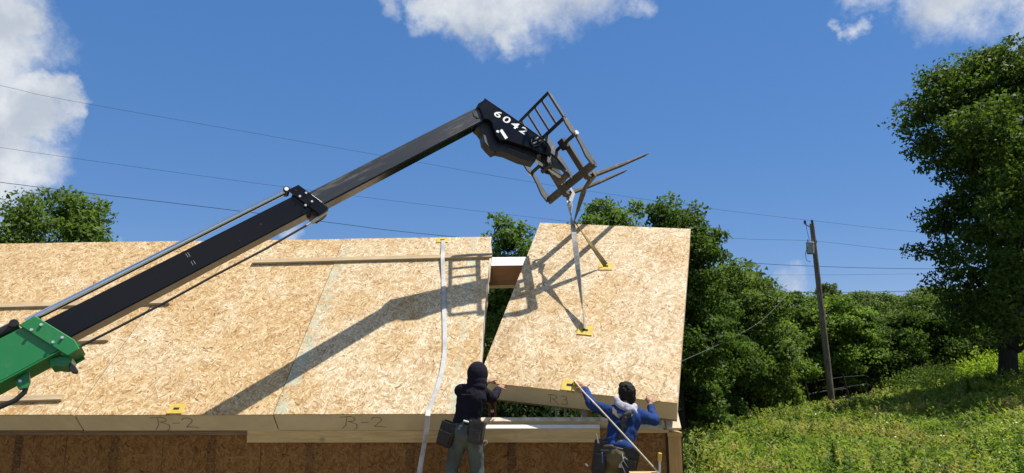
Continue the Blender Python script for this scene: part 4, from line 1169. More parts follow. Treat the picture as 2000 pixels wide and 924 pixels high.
# ---- meadow plants: one mass of leaves, stems and blossoms
def meadow():
    rng = np.random.default_rng(3)
    N = 60000
    # density falls with distance
    Y = 14 + (52-14)*rng.random(N)**1.35
    X = 2.5 + rng.random(N)*(Y*.86+4)
    keep = (X > 4.6) | (Y > 15)
    X, Y = X[keep], Y[keep]
    Z = ground_z(X, Y)
    n = len(X)
    patch = np.array([noise.noise(Vector((x*.35, y*.35, 3.1))) for x, y in zip(X, Y)])
    tall = np.array([noise.noise(Vector((x*.8, y*.8, 9.1))) for x, y in zip(X, Y)])
    h = (.32+.30*rng.random(n)+.38*np.clip(tall+.1, 0, 1))*(1+.25*np.clip(patch, -1, 1))
    h *= np.where(rng.random(n) < .05, 1.6, 1.0)
    h *= np.clip(1.25-Y*.012, .6, 1)
    nl = 11
    pi = np.repeat(np.arange(n), nl); m = len(pi)
    fr = rng.random(m)**.7
    pos = np.stack([X, Y, Z], 1)[pi] + np.stack([rng.normal(size=m)*.05, rng.normal(size=m)*.05, fr*h[pi]], 1)
    az = rng.random(m)*6.283
    el = .35+.7*rng.random(m)
    dr = np.stack([np.cos(az)*np.cos(el), np.sin(az)*np.cos(el), np.sin(el)], 1)
    ln = (.10+.12*rng.random(m))*(1.05-.35*fr)*(1+(Y[pi]-14)/55)
    vs = leaf_quads(rng, pos, dr, ln, ln*(.22+.16*rng.random(m)))
    rnd = np.clip(.40+.45*patch[pi]+.30*tall[pi]+.55*(rng.random(m)-.5)+.15*(fr-.5), 0, 1)
    mi = np.where((patch[pi] > .12) & (rng.random(m) < .55), 1, 0)
    mi[(tall[pi] < -.22) & (rng.random(m) < .5)] = 2
    mi[(np.repeat(rng.random(n), nl) < .04)] = 2
    # blades of grass
    nb = 70000
    Yb = 14+(46-14)*rng.random(nb)**1.5; Xb = 2.5+rng.random(nb)*(Yb*.86+4)
    Zb = ground_z(Xb, Yb)
    azb = rng.random(nb)*6.283
    db = np.stack([np.cos(azb)*.35, np.sin(azb)*.35, np.ones(nb)], 1)
    lb = .22+.35*rng.random(nb)
    vb = leaf_quads(rng, np.stack([Xb, Yb, Zb], 1), db, lb, .010+.012*rng.random(nb)+Yb*.0004)
    # blossoms
    nf = 1500
    k = rng.choice(n, nf, p=(np.clip(tall+.35, .02, 1)**2*np.where((Y > 18) & (Y < 34) & (X > 10), 1, .06))/((np.clip(tall+.35, .02, 1)**2*np.where((Y > 18) & (Y < 34) & (X > 10), 1, .06)).sum()))
    pf = np.stack([X[k], Y[k], Z[k]+h[k]*1.02+.05], 1)
    a = rng.random(nf)*6.283; s = .014+.018*rng.random(nf)
    e1 = np.stack([np.cos(a), np.sin(a), .2*rng.normal(size=nf)], 1)*s[:, None]; e2 = np.stack([-np.sin(a), np.cos(a), .3*rng.normal(size=nf)], 1)*s[:, None]
    vf = np.stack([pf-e1, pf-e2, pf+e1, pf+e2], 1)
    # taller leafy weeds standing in drifts
    ns = 9000
    Ys = 15+(44-15)*rng.random(ns)**1.2; Xs = 3+rng.random(ns)*(Ys*.86+2)
    dr_ = np.array([noise.noise(Vector((x*.28+5, y*.28, 1.7))) for x, y in zip(Xs, Ys)])
    k_ = (dr_ > -.05) & (rng.random(ns) < .30+1.2*dr_) & ((Xs > 5.5) | (Ys > 17))
    Xs, Ys = Xs[k_], Ys[k_]; ns = len(Xs)
    Zs = ground_z(Xs, Ys); hs = (.50+.75*rng.random(ns)**1.5)*np.clip(1.25-Ys*.013, .6, 1)
    q_ = 46
    si = np.repeat(np.arange(ns), q_); ms = len(si)
    fs_ = .12+.86*rng.random(ms)
    lean = rng.normal(size=(ns, 2))*.10
    ps = np.stack([Xs[si]+lean[si, 0]*fs_, Ys[si]+lean[si, 1]*fs_, Zs[si]+fs_*hs[si]], 1)
    a_ = rng.random(ms)*6.283; e_ = .15+.8*rng.random(ms)
    ds = np.stack([np.cos(a_)*np.cos(e_), np.sin(a_)*np.cos(e_), np.sin(e_)], 1)
    ls = (.25*(1.08-fs_)+.06)*(.7+.6*rng.random(ms))
    vt = leaf_quads(rng, ps, ds, ls, ls*.30)
    rt_ = np.clip(.25+.35*fs_+.5*rng.random(ms)-.2+.2*rng.random(ns)[si], 0, 1)
    mt_ = np.where(rng.random(ns) < .3, 2, 0)[si]
    V = np.concatenate([vs, vb, vf, vt]); Rn = np.concatenate([rnd, np.clip(.3+.6*rng.random(nb), 0, 1), rng.random(nf), rt_])
    MI = np.concatenate([mi, np.zeros(nb), np.full(nf, 3), mt_])
    gm = mat_leaf('meadow_leaf', (0.085, 0.145, 0.027), (0.205, 0.285, 0.053), (0.39, 0.43, 0.12), trans=.4, rough=.55)
    gm2 = mat_leaf('meadow_leaf_dry', (0.22, 0.2, 0.065), (0.31, 0.27, 0.11), (0.4, 0.34, 0.16), trans=.35, rough=.6)
    gm3 = mat_leaf('meadow_leaf_dark', (0.045, 0.09, 0.018), (0.08, 0.15, 0.03), (0.1, 0.17, 0.04), trans=.3)
    me = quads_mesh('meadow_plants', V, Rn, [gm, gm2, gm3, mat_plain('white_blossom', (.62, .62, .55), .8, var=.1)], MI)
    o = link_mesh('meadow_plants', me)
    tag(o, 'tall weeds and grass with small white blossoms', 'weeds', kind='stuff')
meadow()
# single dark stalk in the near meadow
def stalk(px, Y, py_top, label):
    b = base_at(px, Y); H = h_for(px, py_top, Y, b)
    rng = np.random.default_rng(8)
    t = thing('tall_weed', b, label, 'weed')
    MB().tube([(0, 0, -.05), (.02, 0, H*.5), (0, .02, H)], [.014, .010, .004], 6).build('stem', M['leaf_mid'], t, local=True)
    n = 260
    fr = .15+.83*rng.random(n)
    pos = np.stack([rng.normal(size=n)*.012, rng.normal(size=n)*.012, fr*H], 1)
    az = rng.random(n)*6.283
    dr = np.stack([np.cos(az), np.sin(az), .5+rng.random(n)*.8], 1)
    ln = (.16*(1.1-fr)+.05)*(.7+.6*rng.random(n))
    link_mesh('leaves', quads_mesh('leaves', leaf_quads(rng, pos, dr, ln, ln*.25), rng.random(n), [M['leaf_oak']]), None, t)
stalk(1612, 18.5, 862, 'single dark upright weed in the near meadow below the pole')
stalk(1885, 27, 742, 'spiky tall weed in front of the shade under the maple')
# ------------------------------------------------------------------ utility pole, wires, fence
M['pole'] = mat_bark('weathered_pole', (.24, .20, .155))
M['wire'] = mat_plain('wire', (.035, .035, .04), .6, var=.1)
M['wire_light'] = mat_plain('bare_wire', (.20, .21, .22), .5, var=.1)
M['transformer'] = mat_plain('transformer_grey', (.30, .32, .32), .5, var=.12)
M['porcelain'] = mat_plain('insulator', (.05, .045, .045), .35, var=.1)
PY = 36.0
pb = base_at(1618, PY); ptop = at(1585.5, 437, PY)
pole = thing('utility_pole', pb, 'leaning wooden utility pole with a small transformer at the meadow edge', 'utility pole')
pp = lambda px, py, dy=0: at(px, py, PY+dy)
MB().tube([pb-np.array([0, 0, .4]), pb*.67+ptop*.33, pb*.33+ptop*.67, ptop], [.17, .155, .135, .115], 14).build('post', M['pole'], pole, smooth=True)
tb0, tb1 = pp(1583, 496, -.34), pp(1582, 475, -.34)
tr = MB().cyl(tb0, tb1, .19, .20, n=18).build('transformer', M['transformer'], pole, bevel=.02, smooth=True)
MB().cyl(tb1, tb1+np.array([0, 0, .05]), .21, .19, n=18).build('lid', M['transformer'], tr, smooth=True)
MB().bar(tb1*.6+tb0*.4, pp(1586, 484), .12, .3).build('bracket', M['galv'], tr)
MB().tube([tb1+np.array([-.1, 0, .05]), tb1+np.array([-.1, 0, .2])], [.035, .02], 8).build('bushing', M['porcelain'], tr, smooth=True)
for (px, py, dx) in [(1572, 433, -.05), (1586, 432, 0), (1593, 471, .1)]:
    p = pp(px, py)
    MB().tube([p-np.array([0, 0, .12]), p-np.array([0, 0, .02]), p+np.array([0, 0, .06])], [.05, .07, .05], 10).build('insulator', M['porcelain'], pole, smooth=True)
MB().bar(pp(1572, 438), pp(1586, 445), .04, .05).build('insulator_arm', M['galv'], pole)
MB().bar(pp(1593, 476), pp(1587, 476), .05, .05).build('insulator_arm', M['galv'], pole)
MB().tube([pp(1574, 434), pp(1576, 450, -.1), pp(1581, 470, -.3)], .012, 5).build('jumper_wire', M['wire'], pole)
MB().tube([pp(1577, 482, -.5), pp(1573, 495, -.45), pp(1575, 508, -.4), pp(1583, 512, -.2)], .014, 5).build('jumper_wire', M['wire'], pole)
def wire(pts, r, label, mat='wire'):
    """pts: list of world points; resampled with a smooth curve"""
    P = [V3(p) for p in pts]; out = []
    m = len(P)
    for i in range(m-1):
        p0, p1, p2, p3 = P[max(i-1, 0)], P[i], P[i+1], P[min(i+2, m-1)]
        for k in range(8):
            t = k/8
            out.append(.5*((2*p1)+(p2-p0)*t+(2*p0-5*p1+4*p2-p3)*t*t+(3*p1-p0-3*p2+p3)*t**3))
    out.append(P[-1])
    MB().tube(out, r, 5).build_top('overhead_wire', M[mat], P[0], label, 'wire', 'overhead wires of the pole line', smooth=True)
# the line comes towards the photographer on the left: depth at the left picture edge 24 m
def dY(px, Yl=25.0): return Yl+(PY-Yl)*px/1587
W = lambda lst: [at(px, py, dY(px)) for px, py in lst]
wire(W([(-500, 58), (0, 167), (150, 199), (740, 303), (1040, 356), (1370, 405), (1587, 431), (1790, 453), (2150, 482)]), .0062, 'topmost thin wire from the pole top across the open sky')
wire(W([(-500, 205), (0, 288), (540, 363), (1000, 420), (1400, 463), (1590, 471), (1790, 491), (2150, 510)]), .0062, 'thin wire second from the top, passing behind the boom')
wire(W([(-500, 288), (0, 356), (450, 410), (640, 434), (860, 460), (1410, 509), (1592, 520), (1800, 525), (2150, 526)]), .012, 'thick dark cable crossing the sky just above the left tree')
wire(W([(-500, 430), (0, 460), (150, 469), (700, 520), (1340, 567), (1600, 571), (1810, 568), (2150, 560)]), .011, 'lowest dark cable passing in front of the left tree crown')
wire(W([(1350, 536), (1593, 537), (1700, 536), (2150, 530)]), .006, 'faint thin wire between the two thick cables at the pole', 'wire_light')
svc = [pp(1590, 505), at(1560, 548, 32), at(1500, 615, 27), at(1440, 655, 24), at(1330, 706, 19), at(1250, 740, 15.5), at(1200, 760, 13.3)]
wire(svc, .0045, 'slack pale service drop slanting from the pole down to the house', 'wire_light')
# fence
fence = thing('wire_fence', base_at(1700, 38), 'old wooden post and wire fence along the meadow edge', 'fence')
fp = [(1560, 800, 1571, 741, 35), (1655, 785, 1646, 730, 38), (1690, 775, 1689, 728, 40), (1712, 772, 1711, 742, 41), (1740, 768, 1739, 740, 42), (1790, 765, 1789, 738, 43)]
tops = []
for i, (xb, yb, xt, yt, Y) in enumerate(fp):
    xb_ = {0: 1578}.get(i, xb)
    b = base_at(xb_, Y); t_ = at(xt, yt, Y)
    MB().tube([b-np.array([0, 0, .2]), b*.5+t_*.5, t_], [.07, .065, .055] if i < 2 else [.032, .03, .026], 8).build('post', M['bark_dark'], fence, smooth=True)
    tops.append((b, t_))
MB().tube([tops[0][1]*.62+tops[0][0]*.38, at(1610, 764, 36.5), tops[1][1]*.6+tops[1][0]*.4], .032, 6).build('rail', M['bark_dark'], fence)
for f in (.35, .65, .92):
    MB().tube([b*(1-f)+t_*f for b, t_ in tops], .0035, 4).build('wire', M['wire_light'], fence)

# ------------------------------------------------------------------ things inside the open bay
M['ladder_red'] = mat_plain('fibreglass_orange', (.48, .085, .03), .5, var=.15)
M['alu'] = mat_plain('aluminium', (.62, .63, .64), .35, .8, var=.1)
FZ = G+.12
def ladder(pxl, pxr, Y, ptop_, mat, label, lean=.5):
    a, b = at(pxl, 800, Y), at(pxr, 800, Y)
    zt_ = at((pxl+pxr)/2, ptop_, Y)[2]
    c = (a+b)/2
    t = thing('ladder', (c[0], Y-lean, FZ), label, 'ladder', 'ladders inside the open bay')
    for p in (a, b):
        MB().bar((p[0], Y-lean, FZ), (p[0], Y, zt_), .028, .075, up=(0, 1, 0)).build('rail', M[mat], t, bevel=.003)
    n = int((zt_-FZ)/.28)
    for k in range(1, n+1):
        f = (k*.28)/(zt_-FZ)
        if f > .97: break
        y = Y-lean*(1-f)
        MB().cyl((a[0], y, FZ+k*.28), (b[0], y, FZ+k*.28), .016, n=8).build('rung', M['alu'], t, smooth=True)
ladder(956.5, 967.5, 9.6, 778, 'ladder_red', 'red orange ladder inside the house seen right of the worker in the hoodie')
ladder(1087, 1104, 10.2, 786, 'alu', 'aluminium ladder inside the house seen under the hoisted panel')
q = at(1151, 800, 9.9)
MB().box((q[0], 9.9, (FZ+1.45)/2), (.05, .09, 1.45-FZ)).build_top('timber_prop', M['pine_v'], (q[0], 9.9, FZ), 'pale timber prop standing inside the open bay beside the blue sleeve', 'prop', bevel=.004)
q2 = at(1141, 800, 10.05)
MB().box((q2[0], 10.05, (FZ+1.4)/2), (.07, .05, 1.4-FZ)).build_top('steel_prop', M['galv'], (q2[0], 10.05, FZ), 'grey upright behind the pale timber prop in the open bay', 'prop', bevel=.004)

# ------------------------------------------------------------------ scaffold the workers stand on
PLZ = .06
sc_y = 7.55
for i, dy in enumerate((-.5, -.25, 0, .25)):
    MB().box((-.1, sc_y+dy, PLZ-.021), (4.2, .225, .038)).build_top('scaffold_plank', M['pine_dark'], (-.1, sc_y+dy, PLZ-.04), ['plank under the workers, the one nearest the photographer', 'second plank from the photographer under the workers', 'third plank from the photographer under the workers', 'plank under the workers, the one nearest the wall'][i], 'plank', 'planks under the workers', bevel=.004)
for x_ in (-2.0, 1.8):
    t = thing('scaffold_tower', (x_, sc_y, G), 'steel scaffold tower at the %s end of the planks' % ('left' if x_ < 0 else 'right'), 'scaffold', 'scaffold towers')
    for dy in (-.6, .38):
        MB().cyl((x_, sc_y+dy, G), (x_, sc_y+dy, PLZ-.05), .021, n=10).build('upright', M['galv'], t, smooth=True)
    for z in (G+.4, PLZ-.065):
        MB().cyl((x_, sc_y-.6, z), (x_, sc_y+.38, z), .021, n=10).build('crossbar', M['galv'], t, smooth=True)
# yellow-capped metal upright at the scaffold's right side
p0_, p1_ = at(1284, 990, 7.08), at(1288.5, 886, 7.08)
st = thing('step_ladder', (p0_[0], 7.08, PLZ), 'silver upright with a yellow cap right of the worker in blue', 'ladder')
MB().bar((p0_[0], 7.08, PLZ), p1_, .034, .022).build('rail', M['alu'], st, bevel=.003)
MB().bar(at(1288, 901, 7.075), at(1289, 884.5, 7.075), .042, .034).build('cap', M['yellow'], st, bevel=.004)
MB().box((p0_[0]-.12, 7.09, at(1260, 922, 7.09)[2]-.012), (.28, .09, .024)).build('step', M['pine'], st, bevel=.003)
MB().bar((p0_[0]-.26, 7.15, PLZ), (p0_[0]-.22, 7.09, at(1260, 922, 7.09)[2]-.02), .034, .022).build('rail', M['alu'], st, bevel=.003)
# ------------------------------------------------------------------ workers
M['skin'] = mat_plain('skin', (.30, .165, .095), .55, var=.12, scale=18, bump=.1)
M['hair'] = mat_plain('black_hair', (.010, .008, .007), .65, spec=.2, var=.4, scale=60, bump=.8, bd=.01)
M['hoodie'] = mat_cloth('navy_hoodie', (.0085, .0075, .0145), .3, 11)
M['jeans'] = mat_cloth('grey_green_jeans', (.075, .095, .088), .25, 12)
M['blue_shirt'] = mat_cloth('blue_shirt', (.014, .038, .135), .2, 12)
M['olive'] = mat_cloth('olive_trousers', (.12, .105, .055), .25, 12)
M['scarf'] = mat_cloth('pale_scarf', (.36, .35, .41), .15, 22)
M['belt'] = mat_plain('tool_belt_leather', (.018, .015, .013), .6, var=.4, scale=20, bump=.4)
M['belt_grey'] = mat_plain('tool_belt_canvas', (.045, .041, .036), .8, var=.35, scale=25, bump=.4)
M['tool'] = mat_plain('tool_steel', (.45, .45, .45), .35, .7, var=.15)
M['tool_blue'] = mat_plain('blue_tool_grip', (.05, .12, .25), .5, var=.15)

def limb_prims(chain):
    """chain: [(point, radius), ...] -> tapered capsules"""
    return [(V3(chain[i][0]), chain[i][1], V3(chain[i+1][0]), chain[i+1][1]) for i in range(len(chain)-1)]
def organic(name, caps, ells, voxel, smooth, mat, parent, wrinkle=0.0, wscale=14.0, seed=0):
    """tapered capsules and ellipsoids fused into one continuous skin"""
    mb = MB()
    for (p, r0, q, r1) in caps:
        if np.linalg.norm(q-p) > 1e-4: mb.cyl(p, q, r0, r1, n=14)
        mb.sphere(p, r0, 14); mb.sphere(q, r1, 14)
    for (c, r, ax) in ells: mb.sphere(c, r, 18, ax=ax)
    me = mb.mesh('tmp')
    o = bpy.data.objects.new('tmp', me); COL.objects.link(o)
    md = o.modifiers.new('r', 'REMESH'); md.mode = 'VOXEL'; md.voxel_size = voxel; md.adaptivity = 0
    ms = o.modifiers.new('s', 'SMOOTH'); ms.factor = .5; ms.iterations = smooth
    bpy.context.view_layer.update()
    out = bpy.data.meshes.new_from_object(o.evaluated_get(bpy.context.evaluated_depsgraph_get()))
    bpy.data.objects.remove(o); bpy.data.meshes.remove(me)
    out.name = name
    off = root_loc(parent)
    n = len(out.vertices)
    co = np.empty(n*3, np.float32); out.vertices.foreach_get('co', co); co = co.reshape(-1, 3)
    if wrinkle:
        no = np.empty(n*3, np.float32); out.vertices.foreach_get('normal', no); no = no.reshape(-1, 3)
        d = np.array([.6-2.2*abs(noise.noise(Vector((float(c[0])*wscale+seed, float(c[1])*wscale, float(c[2])*wscale*.6))))+.6*noise.noise(Vector((float(c[0])*wscale*2.3, float(c[1])*wscale*2.3+seed, float(c[2])*wscale*1.7))) for c in co])
        co = co + no*(d*wrinkle)[:, None].astype(np.float32)
    co = co - off.astype(np.float32)
    out.vertices.foreach_set('co', co.astype(np.float32).ravel())
    out.polygons.foreach_set('use_smooth', [True]*len(out.polygons))
    out.materials.clear(); out.update()
    return link_mesh(name, out, mat, parent)
def hand_prims(wrist, fwd, palm_n, thumb_side, curl, size=1.0, spread=.12):
    """five fingers: fwd = direction of the fingers, palm_n = direction the palm faces, thumb_side = +-1"""
    f = unit(fwd); n = unit(V3(palm_n)-f*(V3(palm_n)@f)); s = np.cross(f, n)*thumb_side
    w = V3(wrist); k = size
    caps = [(w, .026*k, w+f*.045*k, .030*k)]
    ells = [(w+f*.055*k, (.040*k, .016*k, .050*k), np.array([s, n, f]))]
    for j, (o, L) in enumerate(((.030, .068), (.010, .078), (-.010, .072), (-.029, .056))):
        b = w+f*.092*k+s*o*k
        d = unit(f+s*o*spread*22)
        d1 = unit(d*math.cos(curl*.5)+n*math.sin(curl*.5)); d2 = unit(d*math.cos(curl*1.2)+n*math.sin(curl*1.2)); d3 = unit(d*math.cos(curl*1.8)+n*math.sin(curl*1.8))
        p1 = b+d1*L*.45*k; p2 = p1+d2*L*.32*k; p3 = p2+d3*L*.26*k
        caps += limb_prims([(w+f*.05*k+s*o*.8*k, .012*k), (b, .0105*k), (p1, .0095*k), (p2, .0088*k), (p3, .0075*k)])
    tb = w+f*.028*k+s*.030*k
    t1 = tb+(s*.75+f*.6+n*.25)*.035*k; t2 = t1+(s*.35+f*.9+n*.35)*.03*k
    caps += limb_prims([(tb, .016*k), (t1, .0125*k), (t2, .010*k)])
    return caps, ells
def frame_from(fwd, up=(0, 0, 1)):
    f = unit(fwd); r = unit(np.cross(f, V3(up))); u = np.cross(r, f)
    return r, f, u
def person(label, J_, skin_radius, sleeves, top_mat, trouser_mat, torso_ax, hood, look, extra):
    """J_: named joints in world space"""
    r, f, u = torso_ax
    root = thing('person', (J_['hip'][0], J_['hip'][1], PLZ), label, 'person', 'workers guiding the hoisted panel')
    # ---- body: one continuous skin from head to feet
    caps = limb_prims([(J_['hip'], .105), (J_['waist'], .085), (J_['chest'], .09), (J_['neck'], .058), (J_['head'], .055)])
    ells = []
    for s in ('L', 'R'):
        caps += limb_prims([(J_['chest']*.4+J_['sh'+s]*.6, .07), (J_['sh'+s], .058), (J_['el'+s], .041), (J_['wr'+s]*.6+J_['el'+s]*.4, .035), (J_['wr'+s], .027)])
        caps += limb_prims([(J_['hp'+s], .088), (J_['kn'+s], .058), (J_['an'+s], .042)])
        c_, e_ = hand_prims(J_['wr'+s], J_['hd'+s], J_['pn'+s], J_['th'+s], J_['cu'+s], 1.0)
        caps += c_; ells += e_
    lr, lf, lu = frame_from(look)
    hc = J_['head']
    ells += [(hc+lu*.02, (.074, .092, .108), np.array([lr, lf, lu])), (hc-lu*.055+lf*.03, (.055, .062, .062), np.array([lr, lf, lu]))]
    caps += [(hc+lf*.088+lu*.02, .012, hc+lf*.108-lu*.015, .016)]                       # nose
    for s in (-1, 1): ells.append((hc+lr*s*.076-lf*.005, (.012, .022, .032), np.array([lr, lf, lu])))   # ears
    body = organic('body', caps, ells, .0075, 3, M['skin'], root)
    for s in (-1, 1):
        MB().sphere(hc+lf*.083+lr*s*.031+lu*.022, .012, 10).build('eye', M['decal'], body, smooth=True)
    MB().box(hc+lf*.092-lu*.052, (.042, .008, .008), np.array([lr, lf, lu])).build('mouth', M['ladder_red'], body, bevel=.002)
    # ---- trousers and boots
    caps = limb_prims([(J_['hip']+u*.05, .128), (J_['hip']-u*.05, .12)])
    for s in ('L', 'R'):
        caps += limb_prims([(J_['hip']*.45+J_['hp'+s]*.55, .115), (J_['hp'+s], .105), (J_['hp'+s]*.45+J_['kn'+s]*.55, .090), (J_['kn'+s], .077), (J_['kn'+s]*.5+J_['an'+s]*.5, .075), (J_['an'+s]+np.array([0, 0, .02]), .068)])
    ells = [(J_['hip']-u*.02-f*.03, (.175, .125, .125), np.array([r, f, u]))]
    organic('trousers', caps, ells, .011, 5, trouser_mat, root, .007, 13, 3)
    for s in ('L', 'R'):
        a = J_['an'+s]
        caps = limb_prims([(np.array([a[0], a[1], PLZ+.16]), .055), (np.array([a[0], a[1], PLZ+.05]), .052), (np.array([a[0]+.03, a[1]+.16, PLZ+.04]), .042)])
        organic('boot', caps, [], .011, 3, M['belt'], root)
    # ---- shirt with sleeves
    caps = []
    for s in ('L', 'R'):
        e = sleeves[s]
        wr = J_['el'+s]*(1-e)+J_['wr'+s]*e
        caps += limb_prims([(J_['chest']*.35+J_['sh'+s]*.65, .090), (J_['sh'+s], .077), (J_['sh'+s]*.5+J_['el'+s]*.5, .063), (J_['el'+s], .056), (J_['el'+s]*.5+wr*.5, .050), (wr, .041)])
    ells = [(J_['chest']+u*.02, (.175, .118, .17), np.array([r, f, u])), (J_['chest']*.5+J_['waist']*.5, (.158, .112, .17), np.array([r, f, u])),
            (J_['waist'], (.146, .110, .14), np.array([r, f, u])), (J_['hip']+u*.075, (.168, .125, .085), np.array([r, f, u]))]
    caps += limb_prims([(J_['shL']*.75+J_['neck']*.25, .072), (J_['neck']-u*.03, .080), (J_['shR']*.75+J_['neck']*.25, .072)])
    organic('hoodie' if hood else 'shirt', caps, ells, .010, 4, top_mat, root, .009, 11, 7)
    extra(root, r, f, u, hc, lr, lf, lu)
    return root

def pouch(root, name, c, size, ax, mat, flap=True):
    """open tool pouch: tapered bag with a rim and a front pocket"""
    c = V3(c); ax = np.asarray(ax); w, d, h = size
    def ring(z, kx, ky): return [c + ax[0]*w/2*kx*a + ax[1]*d/2*ky*b + ax[2]*z for a, b in ((-1, -.8), (-.7, -1), (.7, -1), (1, -.8), (1, .8), (.7, 1), (-.7, 1), (-1, .8))]
    rings = [ring(-h/2, .72, .6), ring(-h*.42, .86, .85), ring(0, .95, 1.0), ring(h/2, 1.0, .95)]
    mb = MB(); vs = [p for r_ in rings for p in r_]
    fs = [(i*8+k, i*8+(k+1) % 8, (i+1)*8+(k+1) % 8, (i+1)*8+k) for i in range(3) for k in range(8)] + [tuple(range(7, -1, -1))]
    inner = ring(h/2, .86, .78); low = ring(h*.1, .8, .7)
    b = len(vs); vs += inner + low
    fs += [(24+k, 24+(k+1) % 8, b+(k+1) % 8, b+k) for k in range(8)] + [(b+k, b+(k+1) % 8, b+8+(k+1) % 8, b+8+k) for k in range(8)] + [tuple(b+8+k for k in range(8))]
    mb.add(vs, fs)
    o = mb.build(name, mat, root, smooth=True)
    if flap:
        MB().box(c-ax[1]*(d/2+.012)-ax[2]*h*.12, (w*.72, .028, h*.5), ax).build('pocket', mat, o, bevel=.008)
        MB().box(c-ax[1]*(d/2+.028)+ax[2]*h*.12, (w*.76, .006, .014), ax).build('stitching', M['belt_grey'], o)
    return o

# ---- worker in the dark hoodie
def worker_hoodie():
    Y = 7.76
    P = lambda px, py, dy=0: at(px, py, Y+dy)
    j = dict(head=P(934, 734, .06), neck=P(922, 757, .0), chest=P(920, 783, .0), waist=P(912, 815, -.02), hip=P(911, 838, -.02),
             shL=P(901, 763, .02), shR=P(941, 765, .04), hpL=P(899, 848), hpR=P(924, 848), knL=P(883, 912, .08), knR=P(932, 916, .10), anL=P(873, 985, .02), anR=P(938, 988, .02))
    hR = hw(984, 754, .0); hL = hw(962, 746, .02)
    j['elR'] = P(962, 779, .22); j['wrR'] = hR + np.array([-.055, -.085, -.02]); j['hdR'] = np.array([.35, .75, .25]); j['pnR'] = np.array([-.2, .5, -.85]); j['thR'] = -1; j['cuR'] = .75
    j['elL'] = P(921, 776, .36); j['wrL'] = hL + np.array([-.07, -.09, -.02]); j['hdL'] = np.array([.72, .55, .35]); j['pnL'] = np.array([.1, .6, -.8]); j['thL'] = 1; j['cuL'] = .25
    ax = frame_from((.25, 1, 0), P(922, 757)-P(911, 838))
    r, f, u = np.array(ax[0]), np.array(ax[1]), np.array(ax[2])
    def extra(root, r, f, u, hc, lr, lf, lu):
        A = np.array([lr, lf, lu])
        # hood: one shell pulled over the head, open at the face
        ells = [(hc+lu*.022-lf*.012, (.112, .128, .138), A), (hc-lu*.06-lf*.02, (.112, .118, .095), A), (hc-lu*.12-lf*.035, (.125, .108, .065), A)]
        hood = organic('hood', [], ells, .010, 4, M['hoodie'], root, .004, 9, 21)
        me = hood.data; off = root_loc(hood)
        bm = bmesh.new(); bm.from_mesh(me)
        kill = [v for v in bm.verts if ((V3(v.co)+off-hc)@lf > .070) and abs((V3(v.co)+off-hc)@lr) < .075 and -.10 < ((V3(v.co)+off-hc)@lu) < .085]
        bmesh.ops.delete(bm, geom=kill, context='VERTS'); bm.to_mesh(me); bm.free()
        MB().tube([at(x_, 770.5, Y-.121+.0009*abs(x_-915)) for x_ in (901, 908, 915, 922, 928)], .0028, 5).build('back_seam', M['belt_grey'], root)
        # belt and bags
        belt = organic('tool_belt', [], [(j['hip']+u*.045, (.178, .136, .032), np.array([r, f, u]))], .010, 2, M['belt'], root)
        pouch(root, 'tool_pouch', at(931, 845, Y-.16), (.17, .10, .24), (r, f, u), M['belt_grey'])
        b = at(874, 848, Y-.06); d = unit(np.array([-.35, 0, -1]))
        rr = unit(np.cross(f, d))
        pouch(root, 'tool_pouch', b, (.19, .13, .26), (unit(r-d*(r@d)), f, -d), M['belt'], True)
        MB().bar(at(905, 822, Y-.16), at(921, 826, Y-.16), .03, .02).build('hammer_holder', M['galv'], root, bevel=.003)
        MB().tube([at(918, 822, Y-.17), at(915, 838, Y-.18), at(914, 850, Y-.17)], .012, 6).build('tool_strap', M['belt'], root)
        MB().bar(at(929, 838, Y-.17), at(931, 850, Y-.18), .05, .03).build('tool', M['tool_blue'], root, bevel=.006)
        MB().tube([at(942, 862, Y-.13), at(950, 860, Y-.13), at(952, 865, Y-.13), at(945, 870, Y-.13)], .007, 6).build('hook', M['tool'], root)
    person('worker in a dark hooded sweatshirt pushing the lower left corner of the hoisted panel', j, 1, dict(L=.9, R=.86), M['hoodie'], M['jeans'], (r, f, u), True, (.62, .78, -.05), extra)
worker_hoodie()

